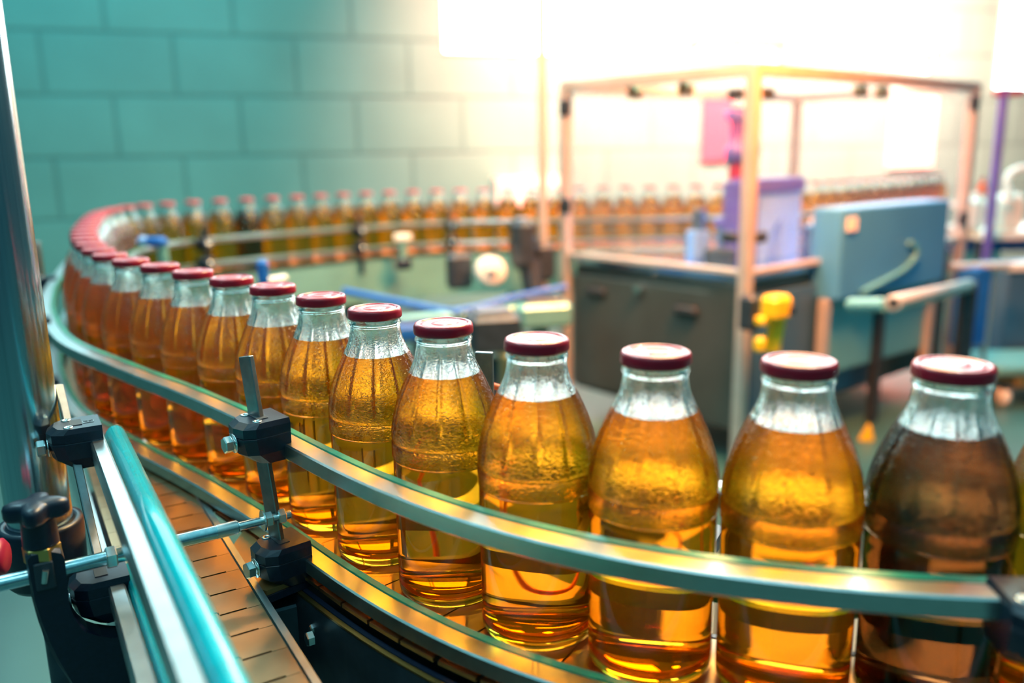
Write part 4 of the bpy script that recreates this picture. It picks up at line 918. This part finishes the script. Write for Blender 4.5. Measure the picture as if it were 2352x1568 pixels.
pp = at_depth(2284, 420, 3.35); vp = empty('violet_pole', (pp.x, pp.y, FZ), 'violet-grey upright pole at the right behind the glass machine', 'pole'); MB().tube([(0, 0, 0), (0, 0, at_depth(2290, 205, 3.35).z - FZ)], .017, 20).build('shaft', M['purple'], vp); MB().box((.02, 0, at_depth(2290, 215, 3.35).z - FZ), (.12, .03, .03), None, .008).build('arm', M['red'], vp); MB().lathe([(0, 0), (.07, 0), (.06, .012), (0, .014)], 24).build('foot', M['dark'], vp)
curve3([at_depth(2312, 470, 3.5), at_depth(2314, 412, 3.5), at_depth(2330, 392, 3.5), at_depth(2360, 386, 3.5), at_depth(2400, 400, 3.5), at_depth(2410, 520, 3.5)], .014, 'white_hose', M['white'], 'white hose arching at the right edge above the work table', 'hose')
q = at_depth(2232, 700, 2.9); bb = empty('blue_sack', (q.x, q.y, FZ), 'blue hanging sheet below the white work table', 'sheet'); h_ = at_depth(2225, 610, 2.9).z - FZ
MB().prism([(-.06, 0), (.0, -.02), (.06, .005), (.07, .03), (.0, .02), (-.05, .03)], (at_depth(2225, 800, 2.9).z - FZ), h_, ch=.01).build('sheet', M['blue'], bb); MB().tube([(0, .02, 0), (0, .02, h_)], .008).build('post', M['dark'], bb); MB().tube([(-.08, .01, h_), (.12, .01, h_)], .014).build('hanger', M['frame'], bb)
q = at_depth(2268, 720, 2.95); o_ = MB().tube([(q.x, q.y, FZ), (q.x, q.y, at_depth(2262, 600, 2.95).z)], .010, 12).build('post_tube', M['frame']); tag(o_, 'thin pale upright next to the blue sheet', 'post')
q = at_depth(2330, 720, 3.1); dc = empty('dark_cabinet', (q.x + .10, q.y + .14, FZ), 'dark cabinet under the work table at the right edge', 'cabinet'); hh = at_depth(2330, 612, 3.1).z - FZ
MB().box((0, 0, hh / 2 + .05), (.26, .2, hh - .1), Rz(.1), .006).build('body', M['machine_blue'], dc); MB().box((0, -.10, hh), (.27, .03, .03), Rz(.1), .004).build('rim', M['white'], dc)
for x, y in ((-.1, -.07), (.1, -.07), (-.1, .07), (.1, .07)): MB().box((x, y, .03), (.02, .02, .06)).build('foot', M['dark'], dc)
q = at_z(2290, 915, FZ); ct = empty('trolley', (q.x + .12, q.y + .02, FZ), 'low dark trolley with castors on the floor at the right edge', 'trolley')
MB().box((0, 0, .13), (.42, .26, .03), Rz(.05), .006).build('deck', M['pale'], ct); MB().box((.05, 0, .09), (.36, .24, .05), Rz(.05), .006).build('frame', M['brown_edge'], ct)
for x, y in ((-.15, -.1), (.15, -.1), (-.15, .1), (.15, .1)): MB().lathe([(.008, -.012), (.03, -.012), (.03, .012), (.008, .012), (.008, -.012)], 20, c=(x, y, .03), axis=(1, .2, 0)).build('castor', M['white'], ct); MB().box((x, y, .05), (.02, .03, .06)).build('fork', M['dark'], ct)

# --- tube lamps above the machine (they show as glowing bars)
def tube_lamp(u0, v0, u1, v1, d_, lab, power, col):
    a = at_depth(u0, v0, d_); b_ = at_depth(u1, v1, d_ + .05); c_ = (a + b_) / 2
    r = empty('tube_lamp', c_, lab, 'lamp', 'tube lamps above the machine')
    MB().tube([a - c_, b_ - c_], .016, 16).build('tube', M['tube_glow'], r)
    dd = (b_ - a).normalized()
    MB().box((0, 0, .035), ((b_ - a).length + .04, .05, .02), Rz(math.atan2(dd.y, dd.x)), .004).build('housing', M['white'], r)
    for q_ in (a - c_, b_ - c_): MB().box((q_.x, q_.y, q_.z + .012), (.02, .03, .05), Rz(math.atan2(dd.y, dd.x))).build('socket', M['white'], r)
    MB().tube([(0, 0, .04), (0, 0, 1.0)], .004, 8).build('cord', M['white'], r)
    l = bpy.data.lights.new('tube_lamp_light', 'AREA'); l.shape = 'RECTANGLE'; l.size = (b_ - a).length; l.size_y = .04; l.energy = power; l.color = col
    lo = bpy.data.objects.new('tube_lamp_light', l); COL.objects.link(lo); lo.location = c_ + Vector((0, 0, -.02)); lo.rotation_euler = (0, 0, math.atan2(dd.y, dd.x))
tube_lamp(1594, 118, 1788, 132, 2.9, 'glowing tube lamp just left of the machine corner post top', 5, (1, .62, .2))
tube_lamp(1985, 142, 2130, 158, 3.1, 'glowing tube lamp over the right end of the machine', 4, (1, .45, .35))
